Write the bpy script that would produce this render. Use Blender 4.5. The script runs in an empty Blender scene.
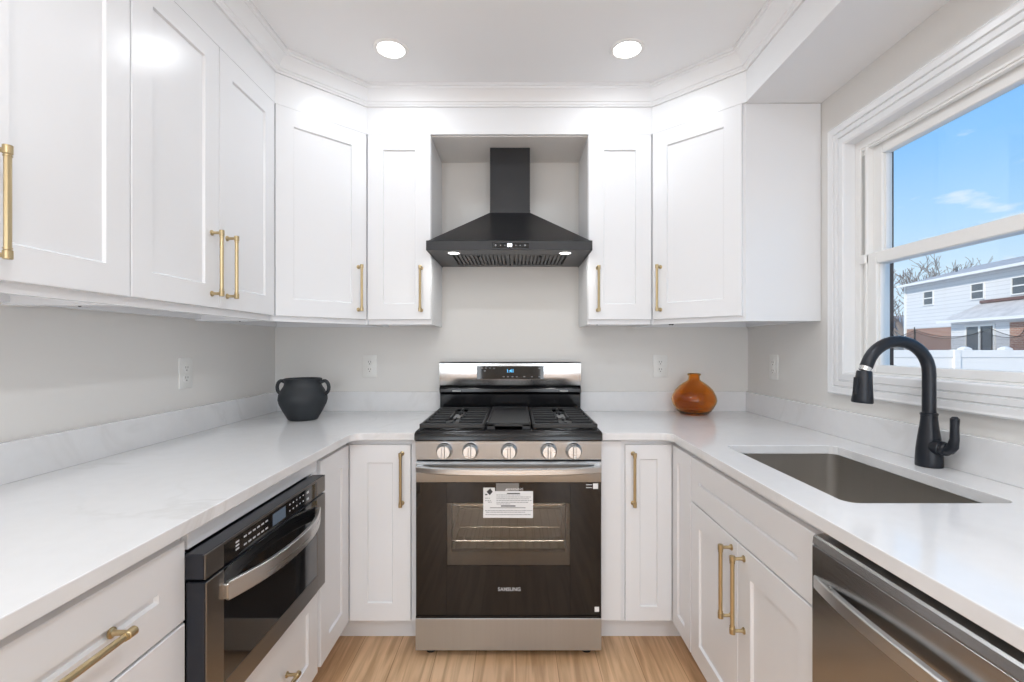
import bpy, bmesh, math, random
from math import pi, sin, cos, radians
from mathutils import Vector, Matrix

S = bpy.context.scene
COL = S.collection
random.seed(7)

# ------------------------------------------------------------------ camera
cam_d = bpy.data.cameras.new('camera')
cam = bpy.data.objects.new('camera', cam_d)
COL.objects.link(cam)
cam.location = (0, 0, 1.27)
cam.rotation_euler = (pi / 2, 0, 0)
cam_d.sensor_width = 36
cam_d.lens = 482 / 1024 * 36
cam_d.shift_x = -4 / 1024
cam_d.shift_y = 6 / 1024
cam_d.clip_start = .05
cam_d.clip_end = 400
S.camera = cam

# ------------------------------------------------------------------ exposure
S.view_settings.view_transform = 'Standard'
S.view_settings.look = 'None'
S.view_settings.gamma = 1
S.view_settings.use_curve_mapping = False
S.view_settings.exposure = 0.0
S.cycles.max_bounces = 12
S.cycles.diffuse_bounces = 8
S.cycles.transparent_max_bounces = 12
S.cycles.sample_clamp_indirect = 6
S.cycles.use_denoising = True

def lin(r, g, b):
    f = lambda c: (c / 255 / 12.92) if c / 255 <= .04045 else ((c / 255 + .055) / 1.055) ** 2.4
    return (f(r), f(g), f(b), 1)

# ------------------------------------------------------------------ sky
W_ = bpy.data.worlds.new('sky')
S.world = W_
W_.use_nodes = True
nt = W_.node_tree
nt.nodes.clear()
out = nt.nodes.new('ShaderNodeOutputWorld')
bg = nt.nodes.new('ShaderNodeBackground')
bg.inputs['Strength'].default_value = 1.12
tc = nt.nodes.new('ShaderNodeTexCoord')
sx = nt.nodes.new('ShaderNodeSeparateXYZ')
nt.links.new(tc.outputs['Generated'], sx.inputs[0])
rp = nt.nodes.new('ShaderNodeValToRGB')
nt.links.new(sx.outputs['Z'], rp.inputs[0])
rp.color_ramp.elements[0].position = 0.0
rp.color_ramp.elements[0].color = lin(224, 239, 250)
rp.color_ramp.elements[1].position = 0.5
rp.color_ramp.elements[1].color = lin(112, 180, 247)
e = rp.color_ramp.elements.new(0.12); e.color = lin(205, 231, 252)
e = rp.color_ramp.elements.new(0.20); e.color = lin(176, 217, 252)
e = rp.color_ramp.elements.new(0.31); e.color = lin(138, 197, 252)
mp = nt.nodes.new('ShaderNodeMapping')
mp.inputs['Scale'].default_value = (5, 5, 15)
nt.links.new(tc.outputs['Generated'], mp.inputs[0])
nz = nt.nodes.new('ShaderNodeTexNoise')
nz.inputs['Scale'].default_value = 2.2
nz.inputs['Detail'].default_value = 5
nt.links.new(mp.outputs[0], nz.inputs['Vector'])
cr = nt.nodes.new('ShaderNodeValToRGB')
cr.color_ramp.elements[0].position = .60
cr.color_ramp.elements[0].color = (0, 0, 0, 1)
cr.color_ramp.elements[1].position = .74
cr.color_ramp.elements[1].color = (.7, .7, .7, 1)
nt.links.new(nz.outputs[0], cr.inputs[0])
mx = nt.nodes.new('ShaderNodeMixRGB')
nt.links.new(cr.outputs[0], mx.inputs[0])
nt.links.new(rp.outputs[0], mx.inputs[1])
mx.inputs[2].default_value = (.92, .94, .97, 1)
nt.links.new(mx.outputs[0], bg.inputs[0])
nt.links.new(bg.outputs[0], out.inputs[0])

sun_d = bpy.data.lights.new('sun', 'SUN')
sun = bpy.data.objects.new('sun', sun_d)
COL.objects.link(sun)
sun_d.energy = 3.4
sun_d.color = (1, .92, .80)
sun_d.angle = radians(1)
sun.rotation_euler = Vector((.8, .50, -.60)).to_track_quat('-Z', 'Y').to_euler()

# unseen ceiling lamps, added without fixtures to brighten the room
LAMP_W = 10.6
def lamp(name, loc, r, watts, col=(.89, .945, 1), parent=None, spread=pi):
    d = bpy.data.lights.new(name, 'AREA')
    d.shape = 'DISK'
    d.size = 2 * r
    d.energy = watts
    d.color = col
    d.spread = spread
    o = bpy.data.objects.new(name, d)
    COL.objects.link(o)
    o.location = loc
    if parent: o.parent = parent
    return o
for i, (x, y) in enumerate([(-.52, .55), (.46, .55), (-.52, -.95), (.46, -.95), (-.52, -2.6), (.46, -2.6)]):
    lamp('ceiling_fill', (x, y, 2.508), .07, LAMP_W * (.62 if y > 0 else 1))
# area lights added as frontal fill, standing in for daylight at the unseen rear openings
REAR = [(-1.22, -.66), (.46, 1.02)]
for xa, xb in REAR:
    day_d = bpy.data.lights.new('rear_day_fill', 'AREA')
    day_d.shape = 'RECTANGLE'; day_d.size = xb - xa; day_d.size_y = 2.0
    day_d.energy = 27; day_d.color = (.87, .935, 1)
    day = bpy.data.objects.new('rear_day_fill', day_d)
    COL.objects.link(day)
    day.location = ((xa + xb) / 2, -4.06, 1.05)
    day.rotation_euler = (pi / 2, 0, 0)

# ------------------------------------------------------------------ materials
def nodes_mat(name):
    m = bpy.data.materials.new(name)
    m.use_nodes = True
    n = m.node_tree
    b = n.nodes['Principled BSDF']
    t = n.nodes.new('ShaderNodeTexCoord')
    return m, n, b, t

def mat(name, col, rough=.5, metal=0, var=.04, scale=8, stretch=(1, 1, 1), bump=0, coat=0, spec=.5, emit=None, es=0):
    """principled material whose colour and roughness wander with a noise"""
    m, n, b, t = nodes_mat(name)
    mpn = n.nodes.new('ShaderNodeMapping')
    mpn.inputs['Scale'].default_value = stretch
    n.links.new(t.outputs['Object'], mpn.inputs[0])
    z = n.nodes.new('ShaderNodeTexNoise')
    z.inputs['Scale'].default_value = scale
    z.inputs['Detail'].default_value = 4
    n.links.new(mpn.outputs[0], z.inputs['Vector'])
    mxn = n.nodes.new('ShaderNodeMixRGB')
    c = list(col)
    mxn.inputs[1].default_value = [max(0, v * (1 - var)) for v in c[:3]] + [1]
    mxn.inputs[2].default_value = [min(1, v * (1 + var)) for v in c[:3]] + [1]
    n.links.new(z.outputs[0], mxn.inputs[0])
    n.links.new(mxn.outputs[0], b.inputs['Base Color'])
    b.inputs['Roughness'].default_value = rough
    b.inputs['Metallic'].default_value = metal
    b.inputs['Coat Weight'].default_value = coat
    b.inputs['Coat Roughness'].default_value = .03
    b.inputs['Specular IOR Level'].default_value = spec
    if bump:
        bp = n.nodes.new('ShaderNodeBump')
        bp.inputs['Strength'].default_value = bump
        bp.inputs['Distance'].default_value = .002
        n.links.new(z.outputs[0], bp.inputs['Height'])
        n.links.new(bp.outputs[0], b.inputs['Normal'])
    if emit:
        b.inputs['Emission Color'].default_value = emit
        b.inputs['Emission Strength'].default_value = es
    return m

M = {}
M['cab'] = mat('white_cabinet_paint', (.79, .80, .82, 1), .27, var=.006, scale=3)
M['cab_in'] = mat('cabinet_underside', (.78, .775, .76, 1), .5, var=.01)
M['frieze'] = mat('white_trim_paint', (.80, .81, .825, 1), .27, var=.006, scale=3)
M['wall'] = mat('warm_grey_wall_paint', (.735, .722, .70, 1), .7, var=.012, scale=2)
M['ceil'] = mat('ceiling_paint', (.85, .86, .87, 1), .85, var=.008, scale=2)
M['vinyl'] = mat('white_window_vinyl', (.82, .82, .81, 1), .35, var=.006)
M['track'] = mat('window_track_grey', (.42, .42, .41, 1), .5)
M['brass'] = mat('brushed_brass', (.52, .41, .24, 1), .32, 1, var=.06, scale=60, stretch=(1, 1, .1))
M['blackmetal'] = mat('matte_black_metal', (.020, .021, .024, 1), .42, .3, var=.05, scale=20)
M['hood'] = mat('hood_black_paint', (.018, .018, .02, 1), .38, .2, var=.05, scale=15)
M['hood_in'] = mat('hood_filter_grey', (.10, .10, .105, 1), .4, .6, var=.05, scale=30)
M['faucet'] = mat('faucet_dark_coat', (.016, .019, .026, 1), .33, .3, var=.05, scale=20)
M['enamel'] = mat('black_enamel', (.006, .006, .007, 1), .16, 0, var=.05, scale=12, spec=.35)
M['iron'] = mat('cast_iron', (.009, .0093, .0105, 1), .42, 0, var=.12, scale=120, bump=.2)
M['glassblk'] = mat('black_oven_glass', (.010, .008, .007, 1), .04, 0, var=.05, scale=10, spec=.42)
M['rubber'] = mat('black_rubber', (.015, .015, .015, 1), .7)
M['dark'] = mat('dark_recess', (.02, .02, .02, 1), .6)
M['pot'] = mat('black_clay', (.021, .025, .030, 1), .6, 0, var=.35, scale=14, bump=.35)
M['plastic'] = mat('white_outlet_plastic', (.78, .78, .76, 1), .35, var=.01)
M['slot'] = mat('outlet_slot_dark', (.05, .045, .04, 1), .6)
M['chrome'] = mat('polished_chrome', (.8, .8, .8, 1), .12, 1, var=.02)
M['sticker'] = mat('sticker_paper', (.78, .79, .80, 1), .6, var=.01)
M['ink'] = mat('printed_ink', (.03, .03, .035, 1), .6)
M['inkgrey'] = mat('small_print_ink', (.30, .31, .33, 1), .6)
M['mark'] = mat('pale_legend_print', (.55, .57, .6, 1), .5)
M['oven_in'] = mat('oven_enamel', (.72, .69, .65, 1), .4, var=.08, scale=30)
M['rackm'] = mat('rack_wire_chrome', (.85, .83, .8, 1), .25, 1, var=.03)
M['innerdoor'] = mat('oven_inner_door_frame', (.045, .04, .036, 1), .5)
M['mwside'] = mat('microwave_side_dark', (.035, .038, .048, 1), .28, .6, var=.1, scale=6)
M['disp'] = mat('lit_display', (.06, .075, .10, 1), .25, emit=lin(150, 172, 195), es=.14)
M['digit'] = mat('lit_digits', (.1, .3, .4, 1), .4, emit=lin(90, 190, 255), es=1.4)
M['digitw'] = mat('lit_white_digits', (.5, .5, .5, 1), .4, emit=(.8, .88, 1, 1), es=1.6)
M['lampglow'] = mat('downlight_lens', (.9, .9, .9, 1), .4, emit=(1, .985, .96, 1), es=6)
M['hoodglow'] = mat('hood_lamp_lens', (.9, .9, .9, 1), .4, emit=(1, 1, .98, 1), es=5)
M['siding'] = None
M['snow'] = mat('pale_winter_ground', (.70, .68, .66, 1), .9, var=.1, scale=1.2)
M['fence'] = mat('white_vinyl_fence', (.90, .83, .77, 1), .5, var=.02, scale=2)
M['bark'] = mat('bare_bark', (.24, .20, .18, 1), .9, var=.2, scale=5)
M['trimw'] = mat('house_white_trim', (.80, .78, .75, 1), .6, var=.01)
M['flash'] = mat('brown_flashing', (.16, .09, .08, 1), .6, var=.1)
M['pane'] = mat('house_window_pane', (.10, .115, .13, 1), .08, 0, var=.15, scale=1.5)
M['frame_ext'] = mat('dark_brick_edge', (.06, .04, .035, 1), .8, var=.2, scale=10)
M['net'] = None

def brushed(name, col, rough, direction, strength=.25, metal=1):
    m, n, b, t = nodes_mat(name)
    mpn = n.nodes.new('ShaderNodeMapping')
    mpn.inputs['Scale'].default_value = direction
    n.links.new(t.outputs['Object'], mpn.inputs[0])
    z = n.nodes.new('ShaderNodeTexNoise')
    z.inputs['Scale'].default_value = 1
    z.inputs['Detail'].default_value = 6
    n.links.new(mpn.outputs[0], z.inputs['Vector'])
    r = n.nodes.new('ShaderNodeMapRange')
    r.inputs['To Min'].default_value = rough - .04
    r.inputs['To Max'].default_value = rough + .05
    n.links.new(z.outputs[0], r.inputs['Value'])
    n.links.new(r.outputs[0], b.inputs['Roughness'])
    mxn = n.nodes.new('ShaderNodeMixRGB')
    mxn.inputs[1].default_value = [v * .95 for v in col[:3]] + [1]
    mxn.inputs[2].default_value = [min(1, v * 1.04) for v in col[:3]] + [1]
    n.links.new(z.outputs[0], mxn.inputs[0])
    n.links.new(mxn.outputs[0], b.inputs['Base Color'])
    b.inputs['Metallic'].default_value = metal
    b.inputs['Anisotropic'].default_value = .5
    bp = n.nodes.new('ShaderNodeBump')
    bp.inputs['Strength'].default_value = strength
    bp.inputs['Distance'].default_value = .0006
    n.links.new(z.outputs[0], bp.inputs['Height'])
    n.links.new(bp.outputs[0], b.inputs['Normal'])
    return m
M['steel'] = brushed('brushed_steel', (.50, .53, .56, 1), .33, (110, 110, .5), .01)
M['steelp'] = brushed('panel_steel', (.46, .465, .47, 1), .15, (260, 260, .6), .01)
M['steelh'] = brushed('satin_steel', (.66, .655, .645, 1), .28, (3, 3, 200), .03)
M['sink'] = brushed('sink_steel', (.54, .515, .48, 1), .36, (30, 30, 3), .15)
M['blacksteel'] = brushed('black_stainless', (.27, .255, .24, 1), .30, (3, 3, 260), .03)
M['dwsteel'] = brushed('dishwasher_stainless', (.48, .475, .47, 1), .24, (3, 3, 220), .03)
M['mwglass'] = mat('microwave_black_glass', (.012, .012, .013, 1), .05, var=.05, spec=.9)

def quartz():
    m, n, b, t = nodes_mat('white_veined_quartz')
    z1 = n.nodes.new('ShaderNodeTexNoise')
    z1.inputs['Scale'].default_value = 2.3
    z1.inputs['Detail'].default_value = 9
    z1.inputs['Distortion'].default_value = 1.3
    n.links.new(t.outputs['Object'], z1.inputs['Vector'])
    r1 = n.nodes.new('ShaderNodeValToRGB')
    els = r1.color_ramp.elements
    els[0].position = .46; els[0].color = (0, 0, 0, 1)
    els[1].position = .54; els[1].color = (0, 0, 0, 1)
    e1 = els.new(.5); e1.color = (1, 1, 1, 1)
    n.links.new(z1.outputs[0], r1.inputs[0])
    z2 = n.nodes.new('ShaderNodeTexNoise')
    z2.inputs['Scale'].default_value = 1.6
    z2.inputs['Detail'].default_value = 3
    n.links.new(t.outputs['Object'], z2.inputs['Vector'])
    r2 = n.nodes.new('ShaderNodeValToRGB')
    r2.color_ramp.elements[0].position = .48
    r2.color_ramp.elements[1].position = .75
    n.links.new(z2.outputs[0], r2.inputs[0])
    mul = n.nodes.new('ShaderNodeMath'); mul.operation = 'MULTIPLY'
    n.links.new(r1.outputs[0], mul.inputs[0]); n.links.new(r2.outputs[0], mul.inputs[1])
    z3 = n.nodes.new('ShaderNodeTexNoise')
    z3.inputs['Scale'].default_value = 26
    z3.inputs['Detail'].default_value = 5
    n.links.new(t.outputs['Object'], z3.inputs['Vector'])
    base = n.nodes.new('ShaderNodeMixRGB')
    base.inputs[1].default_value = (.74, .745, .755, 1)
    base.inputs[2].default_value = (.79, .795, .805, 1)
    n.links.new(z3.outputs[0], base.inputs[0])
    mxn = n.nodes.new('ShaderNodeMixRGB')
    n.links.new(mul.outputs[0], mxn.inputs[0])
    n.links.new(base.outputs[0], mxn.inputs[1])
    mxn.inputs[2].default_value = (.67, .67, .668, 1)
    n.links.new(mxn.outputs[0], b.inputs['Base Color'])
    b.inputs['Roughness'].default_value = .11
    return m
M['quartz'] = quartz()

def oak():
    m, n, b, t = nodes_mat('oak_plank_floor')
    s = n.nodes.new('ShaderNodeSeparateXYZ')
    n.links.new(t.outputs['Object'], s.inputs[0])
    c = n.nodes.new('ShaderNodeCombineXYZ')
    n.links.new(s.outputs['Y'], c.inputs[0]); n.links.new(s.outputs['X'], c.inputs[1])
    bk = n.nodes.new('ShaderNodeTexBrick')
    bk.inputs['Scale'].default_value = 1
    bk.inputs['Brick Width'].default_value = 1.35
    bk.inputs['Row Height'].default_value = .165
    bk.inputs['Mortar Size'].default_value = .0016
    bk.inputs['Mortar Smooth'].default_value = .3
    bk.inputs['Bias'].default_value = 0
    bk.offset = .37
    bk.inputs['Color1'].default_value = (.63, .405, .235, 1)
    bk.inputs['Color2'].default_value = (.74, .515, .325, 1)
    bk.inputs['Mortar'].default_value = (.40, .225, .11, 1)
    n.links.new(c.outputs[0], bk.inputs['Vector'])
    mpn = n.nodes.new('ShaderNodeMapping')
    mpn.inputs['Scale'].default_value = (1.6, 26, 1)
    n.links.new(c.outputs[0], mpn.inputs[0])
    z = n.nodes.new('ShaderNodeTexNoise')
    z.inputs['Scale'].default_value = 1.3
    z.inputs['Detail'].default_value = 8
    z.inputs['Distortion'].default_value = .8
    n.links.new(mpn.outputs[0], z.inputs['Vector'])
    r = n.nodes.new('ShaderNodeValToRGB')
    r.color_ramp.elements[0].position = .36; r.color_ramp.elements[0].color = (.70, .62, .52, 1)
    r.color_ramp.elements[1].position = .62; r.color_ramp.elements[1].color = (1.1, 1.08, 1.05, 1)
    n.links.new(z.outputs[0], r.inputs[0])
    mu = n.nodes.new('ShaderNodeMixRGB'); mu.blend_type = 'MULTIPLY'
    mu.inputs[0].default_value = .9
    n.links.new(bk.outputs['Color'], mu.inputs[1]); n.links.new(r.outputs[0], mu.inputs[2])
    n.links.new(mu.outputs[0], b.inputs['Base Color'])
    b.inputs['Roughness'].default_value = .38
    bp = n.nodes.new('ShaderNodeBump')
    bp.inputs['Strength'].default_value = .15
    bp.inputs['Distance'].default_value = .002
    n.links.new(z.outputs[0], bp.inputs['Height']); n.links.new(bp.outputs[0], b.inputs['Normal'])
    return m
M['oak'] = oak()

def brick_mat(name, c1, c2, mo, w, h, ms, axes='xz'):
    m, n, b, t = nodes_mat(name)
    s = n.nodes.new('ShaderNodeSeparateXYZ')
    n.links.new(t.outputs['Object'], s.inputs[0])
    c = n.nodes.new('ShaderNodeCombineXYZ')
    n.links.new(s.outputs[axes[0].upper()], c.inputs[0]); n.links.new(s.outputs[axes[1].upper()], c.inputs[1])
    bk = n.nodes.new('ShaderNodeTexBrick')
    bk.inputs['Scale'].default_value = 1
    bk.inputs['Brick Width'].default_value = w
    bk.inputs['Row Height'].default_value = h
    bk.inputs['Mortar Size'].default_value = ms
    bk.inputs['Color1'].default_value = c1
    bk.inputs['Color2'].default_value = c2
    bk.inputs['Mortar'].default_value = mo
    n.links.new(c.outputs[0], bk.inputs['Vector'])
    n.links.new(bk.outputs['Color'], b.inputs['Base Color'])
    b.inputs['Roughness'].default_value = .85
    return m
M['brick'] = brick_mat('red_brick', (.28, .12, .08, 1), (.36, .17, .11, 1), (.45, .38, .33, 1), .22, .075, .01)
M['siding'] = brick_mat('lap_siding', (.69, .68, .685, 1), (.71, .70, .705, 1), (.55, .545, .55, 1), 40, .2, .014)
M['roofm'] = brick_mat('weathered_shingles', (.42, .39, .38, 1), (.54, .50, .49, 1), (.37, .33, .33, 1), .5, .22, .015, 'xy')
M['snowroof'] = mat('snow_dusted_shingles', (.60, .56, .54, 1), .9, var=.28, scale=2.5)

def amber_mat():
    m, n, b, t = nodes_mat('amber_glass')
    b.inputs['Base Color'].default_value = (.96, .49, .07, 1)
    b.inputs['Transmission Weight'].default_value = 1.0
    b.inputs['IOR'].default_value = 1.45
    z = n.nodes.new('ShaderNodeTexNoise')
    z.inputs['Scale'].default_value = 22
    n.links.new(t.outputs['Object'], z.inputs['Vector'])
    r = n.nodes.new('ShaderNodeMapRange')
    r.inputs['To Min'].default_value = .05; r.inputs['To Max'].default_value = .14
    n.links.new(z.outputs[0], r.inputs['Value']); n.links.new(r.outputs[0], b.inputs['Roughness'])
    bp = n.nodes.new('ShaderNodeBump')
    bp.inputs['Strength'].default_value = .15; bp.inputs['Distance'].default_value = .003
    n.links.new(z.outputs[0], bp.inputs['Height']); n.links.new(bp.outputs[0], b.inputs['Normal'])
    return m
M['amber'] = amber_mat()

def pane_mat(name, tint, ior=1.45):
    m = bpy.data.materials.new(name)
    m.use_nodes = True
    n = m.node_tree
    n.nodes.clear()
    o = n.nodes.new('ShaderNodeOutputMaterial')
    mxn = n.nodes.new('ShaderNodeMixShader')
    tr = n.nodes.new('ShaderNodeBsdfTransparent')
    tr.inputs[0].default_value = tint
    g = n.nodes.new('ShaderNodeBsdfGlossy')
    g.inputs['Roughness'].default_value = .02
    lw = n.nodes.new('ShaderNodeLayerWeight')          # the same from both faces of the pane
    lw.inputs['Blend'].default_value = .5
    pw = n.nodes.new('ShaderNodeMath'); pw.operation = 'POWER'; pw.inputs[1].default_value = 4.5
    n.links.new(lw.outputs['Facing'], pw.inputs[0])
    f = n.nodes.new('ShaderNodeMath'); f.operation = 'MULTIPLY_ADD'
    f.inputs[1].default_value = .8; f.inputs[2].default_value = ((ior - 1) / (ior + 1)) ** 2
    n.links.new(pw.outputs[0], f.inputs[0])
    n.links.new(f.outputs[0], mxn.inputs[0]); n.links.new(tr.outputs[0], mxn.inputs[1]); n.links.new(g.outputs[0], mxn.inputs[2])
    n.links.new(mxn.outputs[0], o.inputs[0])
    return m
M['winglass'] = pane_mat('window_glass', (.97, .98, .98, 1), 1.35)
M['ovenglass'] = pane_mat('tinted_oven_window', (.93, .90, .86, 1), 1.5)

def net_mat():
    m = bpy.data.materials.new('trampoline_netting')
    m.use_nodes = True
    n = m.node_tree
    b = n.nodes['Principled BSDF']
    b.inputs['Base Color'].default_value = (.05, .05, .06, 1)
    b.inputs['Roughness'].default_value = .9
    t = n.nodes.new('ShaderNodeTexCoord')
    v = n.nodes.new('ShaderNodeTexNoise')
    v.inputs['Scale'].default_value = 40
    n.links.new(t.outputs['Object'], v.inputs['Vector'])
    r = n.nodes.new('ShaderNodeMapRange')
    r.inputs['To Min'].default_value = .18; r.inputs['To Max'].default_value = .34
    n.links.new(v.outputs[0], r.inputs['Value'])
    n.links.new(r.outputs[0], b.inputs['Alpha'])
    return m
M['net'] = net_mat()

# ------------------------------------------------------------------ builders
WM = {}          # object -> its world matrix (children carry their thing's)

class MB:
    def __init__(self):
        self.bm = bmesh.new()
    def _merge(self, b, mi=0):
        if mi:
            for f in b.faces: f.material_index = mi
        me = bpy.data.meshes.new('tmp')
        b.to_mesh(me); b.free()
        self.bm.from_mesh(me)
        bpy.data.meshes.remove(me)
        return self
    def box(self, x0, x1, y0, y1, z0, z1, bev=0, seg=1, mi=0):
        b = bmesh.new()
        x0, x1 = min(x0, x1), max(x0, x1); y0, y1 = min(y0, y1), max(y0, y1); z0, z1 = min(z0, z1), max(z0, z1)
        vs = [b.verts.new(p) for p in ((x0, y0, z0), (x1, y0, z0), (x1, y1, z0), (x0, y1, z0), (x0, y0, z1), (x1, y0, z1), (x1, y1, z1), (x0, y1, z1))]
        for q in ((3, 2, 1, 0), (4, 5, 6, 7), (0, 1, 5, 4), (1, 2, 6, 5), (2, 3, 7, 6), (3, 0, 4, 7)):
            b.faces.new([vs[i] for i in q])
        if bev:
            bmesh.ops.bevel(b, geom=b.edges[:], offset=bev, segments=seg, affect='EDGES', profile=.5)
        return self._merge(b, mi)
    def loft(self, rings, cap0=True, cap1=True, closed=True, mi=0):
        b = bmesh.new()
        R = [[b.verts.new(p) for p in r] for r in rings]
        k = len(rings[0])
        for a, c in zip(R, R[1:]):
            for i in range(k if closed else k - 1):
                j = (i + 1) % k
                b.faces.new((a[i], a[j], c[j], c[i]))
        if cap0: b.faces.new(list(reversed(R[0])))
        if cap1: b.faces.new(R[-1])
        bmesh.ops.recalc_face_normals(b, faces=b.faces[:])
        return self._merge(b, mi)
    def ringloop(self, rings, mi=0):
        """closed torus-like loft: last ring joins the first"""
        return self.loft(rings + [rings[0]], False, False, True, mi)
    def cyl(self, p0, p1, r0, r1=None, seg=20, mi=0):
        return self.tube([p0, p1], [r0, r0 if r1 is None else r1], seg, mi)
    def tube(self, path, rad, seg=14, mi=0, cap=True):
        P = [Vector(p) for p in path]
        if not isinstance(rad, (list, tuple)): rad = [rad] * len(P)
        rings = []
        prev = None
        for i, p in enumerate(P):
            if i == 0: t = P[1] - P[0]
            elif i == len(P) - 1: t = P[-1] - P[-2]
            else: t = (P[i + 1] - p).normalized() + (p - P[i - 1]).normalized()
            t.normalize()
            if prev is None:
                u = t.orthogonal().normalized()
            else:
                u = (prev - t * prev.dot(t)).normalized()
            prev = u
            v = t.cross(u)
            rings.append([p + (u * cos(2 * pi * k / seg) + v * sin(2 * pi * k / seg)) * rad[i] for k in range(seg)])
        return self.loft(rings, cap, cap, True, mi)
    def bar(self, path, a, b_, up=(0, 0, 1), mi=0):
        """rectangular section swept along a path: a = half width sideways, b_ = half height along up"""
        P = [Vector(p) for p in path]; up = Vector(up)
        rings = []
        for i, p in enumerate(P):
            t = (P[min(i + 1, len(P) - 1)] - P[max(i - 1, 0)]).normalized()
            s = t.cross(up).normalized()
            c = min(a, b_) * .3
            rings.append([p + s * x + up * z for x, z in ((-a + c, -b_), (a - c, -b_), (a, -b_ + c), (a, b_ - c), (a - c, b_), (-a + c, b_), (-a, b_ - c), (-a, -b_ + c))])
        return self.loft(rings, True, True, True, mi)
    def lathe(self, prof, seg=40, c=(0, 0, 0), axis='z', mi=0):
        b = bmesh.new()
        R = []
        for r, z in prof:
            ring = []
            for k in range(seg):
                a = 2 * pi * k / seg
                if axis == 'z': p = (c[0] + r * cos(a), c[1] + r * sin(a), c[2] + z)
                elif axis == 'y': p = (c[0] + r * cos(a), c[1] + z, c[2] + r * sin(a))
                else: p = (c[0] + z, c[1] + r * cos(a), c[2] + r * sin(a))
                ring.append(b.verts.new(p))
            R.append(ring)
        for a_, c_ in zip(R, R[1:]):
            for k in range(seg):
                j = (k + 1) % seg
                b.faces.new((a_[k], a_[j], c_[j], c_[k]))
        if tuple(prof[0]) != tuple(prof[-1]):
            if prof[0][0] > 1e-5: b.faces.new(list(reversed(R[0])))
            if prof[-1][0] > 1e-5: b.faces.new(R[-1])
        bmesh.ops.remove_doubles(b, verts=b.verts[:], dist=1e-6)
        bmesh.ops.recalc_face_normals(b, faces=b.faces[:])
        return self._merge(b, mi)
    def prism(self, poly, z0, z1, holes=(), bev=0, mi=0):
        b = bmesh.new()
        edges = []
        for lp in [poly] + list(holes):
            vs = [b.verts.new((p[0], p[1], z0)) for p in lp]
            for i in range(len(vs)):
                edges.append(b.edges.new((vs[i], vs[(i + 1) % len(vs)])))
        bmesh.ops.triangle_fill(b, use_beauty=True, use_dissolve=False, edges=edges)
        g = bmesh.ops.extrude_face_region(b, geom=b.faces[:])
        for v in [x for x in g['geom'] if isinstance(x, bmesh.types.BMVert)]:
            v.co.z = z1
        bmesh.ops.recalc_face_normals(b, faces=b.faces[:])
        bmesh.ops.dissolve_limit(b, angle_limit=radians(.5), verts=b.verts[:], edges=b.edges[:])
        if bev:
            es = [e for e in b.edges if len(e.link_faces) == 2 and e.calc_face_angle(0) > 1.0 and abs(e.verts[0].co.z - e.verts[1].co.z) < 1e-5]
            bmesh.ops.bevel(b, geom=es, offset=bev, segments=2, affect='EDGES', profile=.5)
        return self._merge(b, mi)
    def prism_axis(self, prof, a0, a1, axis='x', mi=0):
        """2-D profile (p,q) extruded along an axis: x -> (a,p,q), y -> (p,a,q)"""
        f = (lambda a, p: (a, p[0], p[1])) if axis == 'x' else (lambda a, p: (p[0], a, p[1]))
        return self.loft([[f(a0, p) for p in prof], [f(a1, p) for p in prof]], mi=mi)
    def build(self, name, m, parent=None, world=False, ang=35, kind=None):
        me = bpy.data.meshes.new(name)
        self.bm.to_mesh(me); self.bm.free()
        mats = m if isinstance(m, (list, tuple)) else [m]
        for x in mats: me.materials.append(x)
        o = bpy.data.objects.new(name, me)
        COL.objects.link(o)
        if parent is not None:
            o.parent = parent
            WM[o] = WM[parent]
            if world: me.transform(WM[parent].inverted())
        else:
            WM[o] = Matrix.Identity(4)
        for p in me.polygons: p.use_smooth = True
        me.set_sharp_from_angle(angle=radians(ang))
        if kind: o['kind'] = kind
        return o

def thing(name, label, cat, loc=(0, 0, 0), rz=0, group=None):
    o = bpy.data.objects.new(name, None)
    COL.objects.link(o)
    o.empty_display_size = .05
    o.location = loc
    o.rotation_euler = (0, 0, rz)
    o['label'] = label; o['category'] = cat
    if group: o['group'] = group
    WM[o] = Matrix.Translation(loc) @ Matrix.Rotation(rz, 4, 'Z')
    return o

def structure(o):
    o['kind'] = 'structure'
    return o

def text_mesh(body, size, name, m, parent, mw, depth=.0006, bold=0):
    """lettering as a thin mesh; mw places the text plane (x right, y up, z out) in the parent's space"""
    cu = bpy.data.curves.new('lettering', 'FONT')
    cu.body = body; cu.size = size; cu.align_x = 'CENTER'; cu.align_y = 'CENTER'
    cu.extrude = depth; cu.offset = bold; cu.resolution_u = 3
    t = bpy.data.objects.new('lettering', cu)
    COL.objects.link(t)
    dg = bpy.context.evaluated_depsgraph_get()
    me = bpy.data.meshes.new_from_object(t.evaluated_get(dg))
    bpy.data.objects.remove(t)
    me.transform(mw)
    me.materials.clear(); me.materials.append(m)
    o = bpy.data.objects.new(name, me); me.name = name
    COL.objects.link(o)
    o.parent = parent; WM[o] = WM[parent]
    return o

FRONT = Matrix(((1, 0, 0, 0), (0, 0, -1, 0), (0, 1, 0, 0), (0, 0, 0, 1)))   # text facing -y

# ------------------------------------------------------------------ room dimensions
XL, XR, YB, ZC = -1.345, 1.295, 2.69, 2.518
YR = -4.0
CABZ0, CABZ1 = 1.380, 2.303
FZ = 2.433                       # frieze top / crown bottom
DPL, DPB, DPR = -1.02, 2.34, .66  # upper door planes: left x, back y
CT, CB = .914, .884              # counter top / bottom
WY0, WY1, WZ0, WZ1 = .75, 1.885, 1.168, 2.064   # window opening

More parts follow.
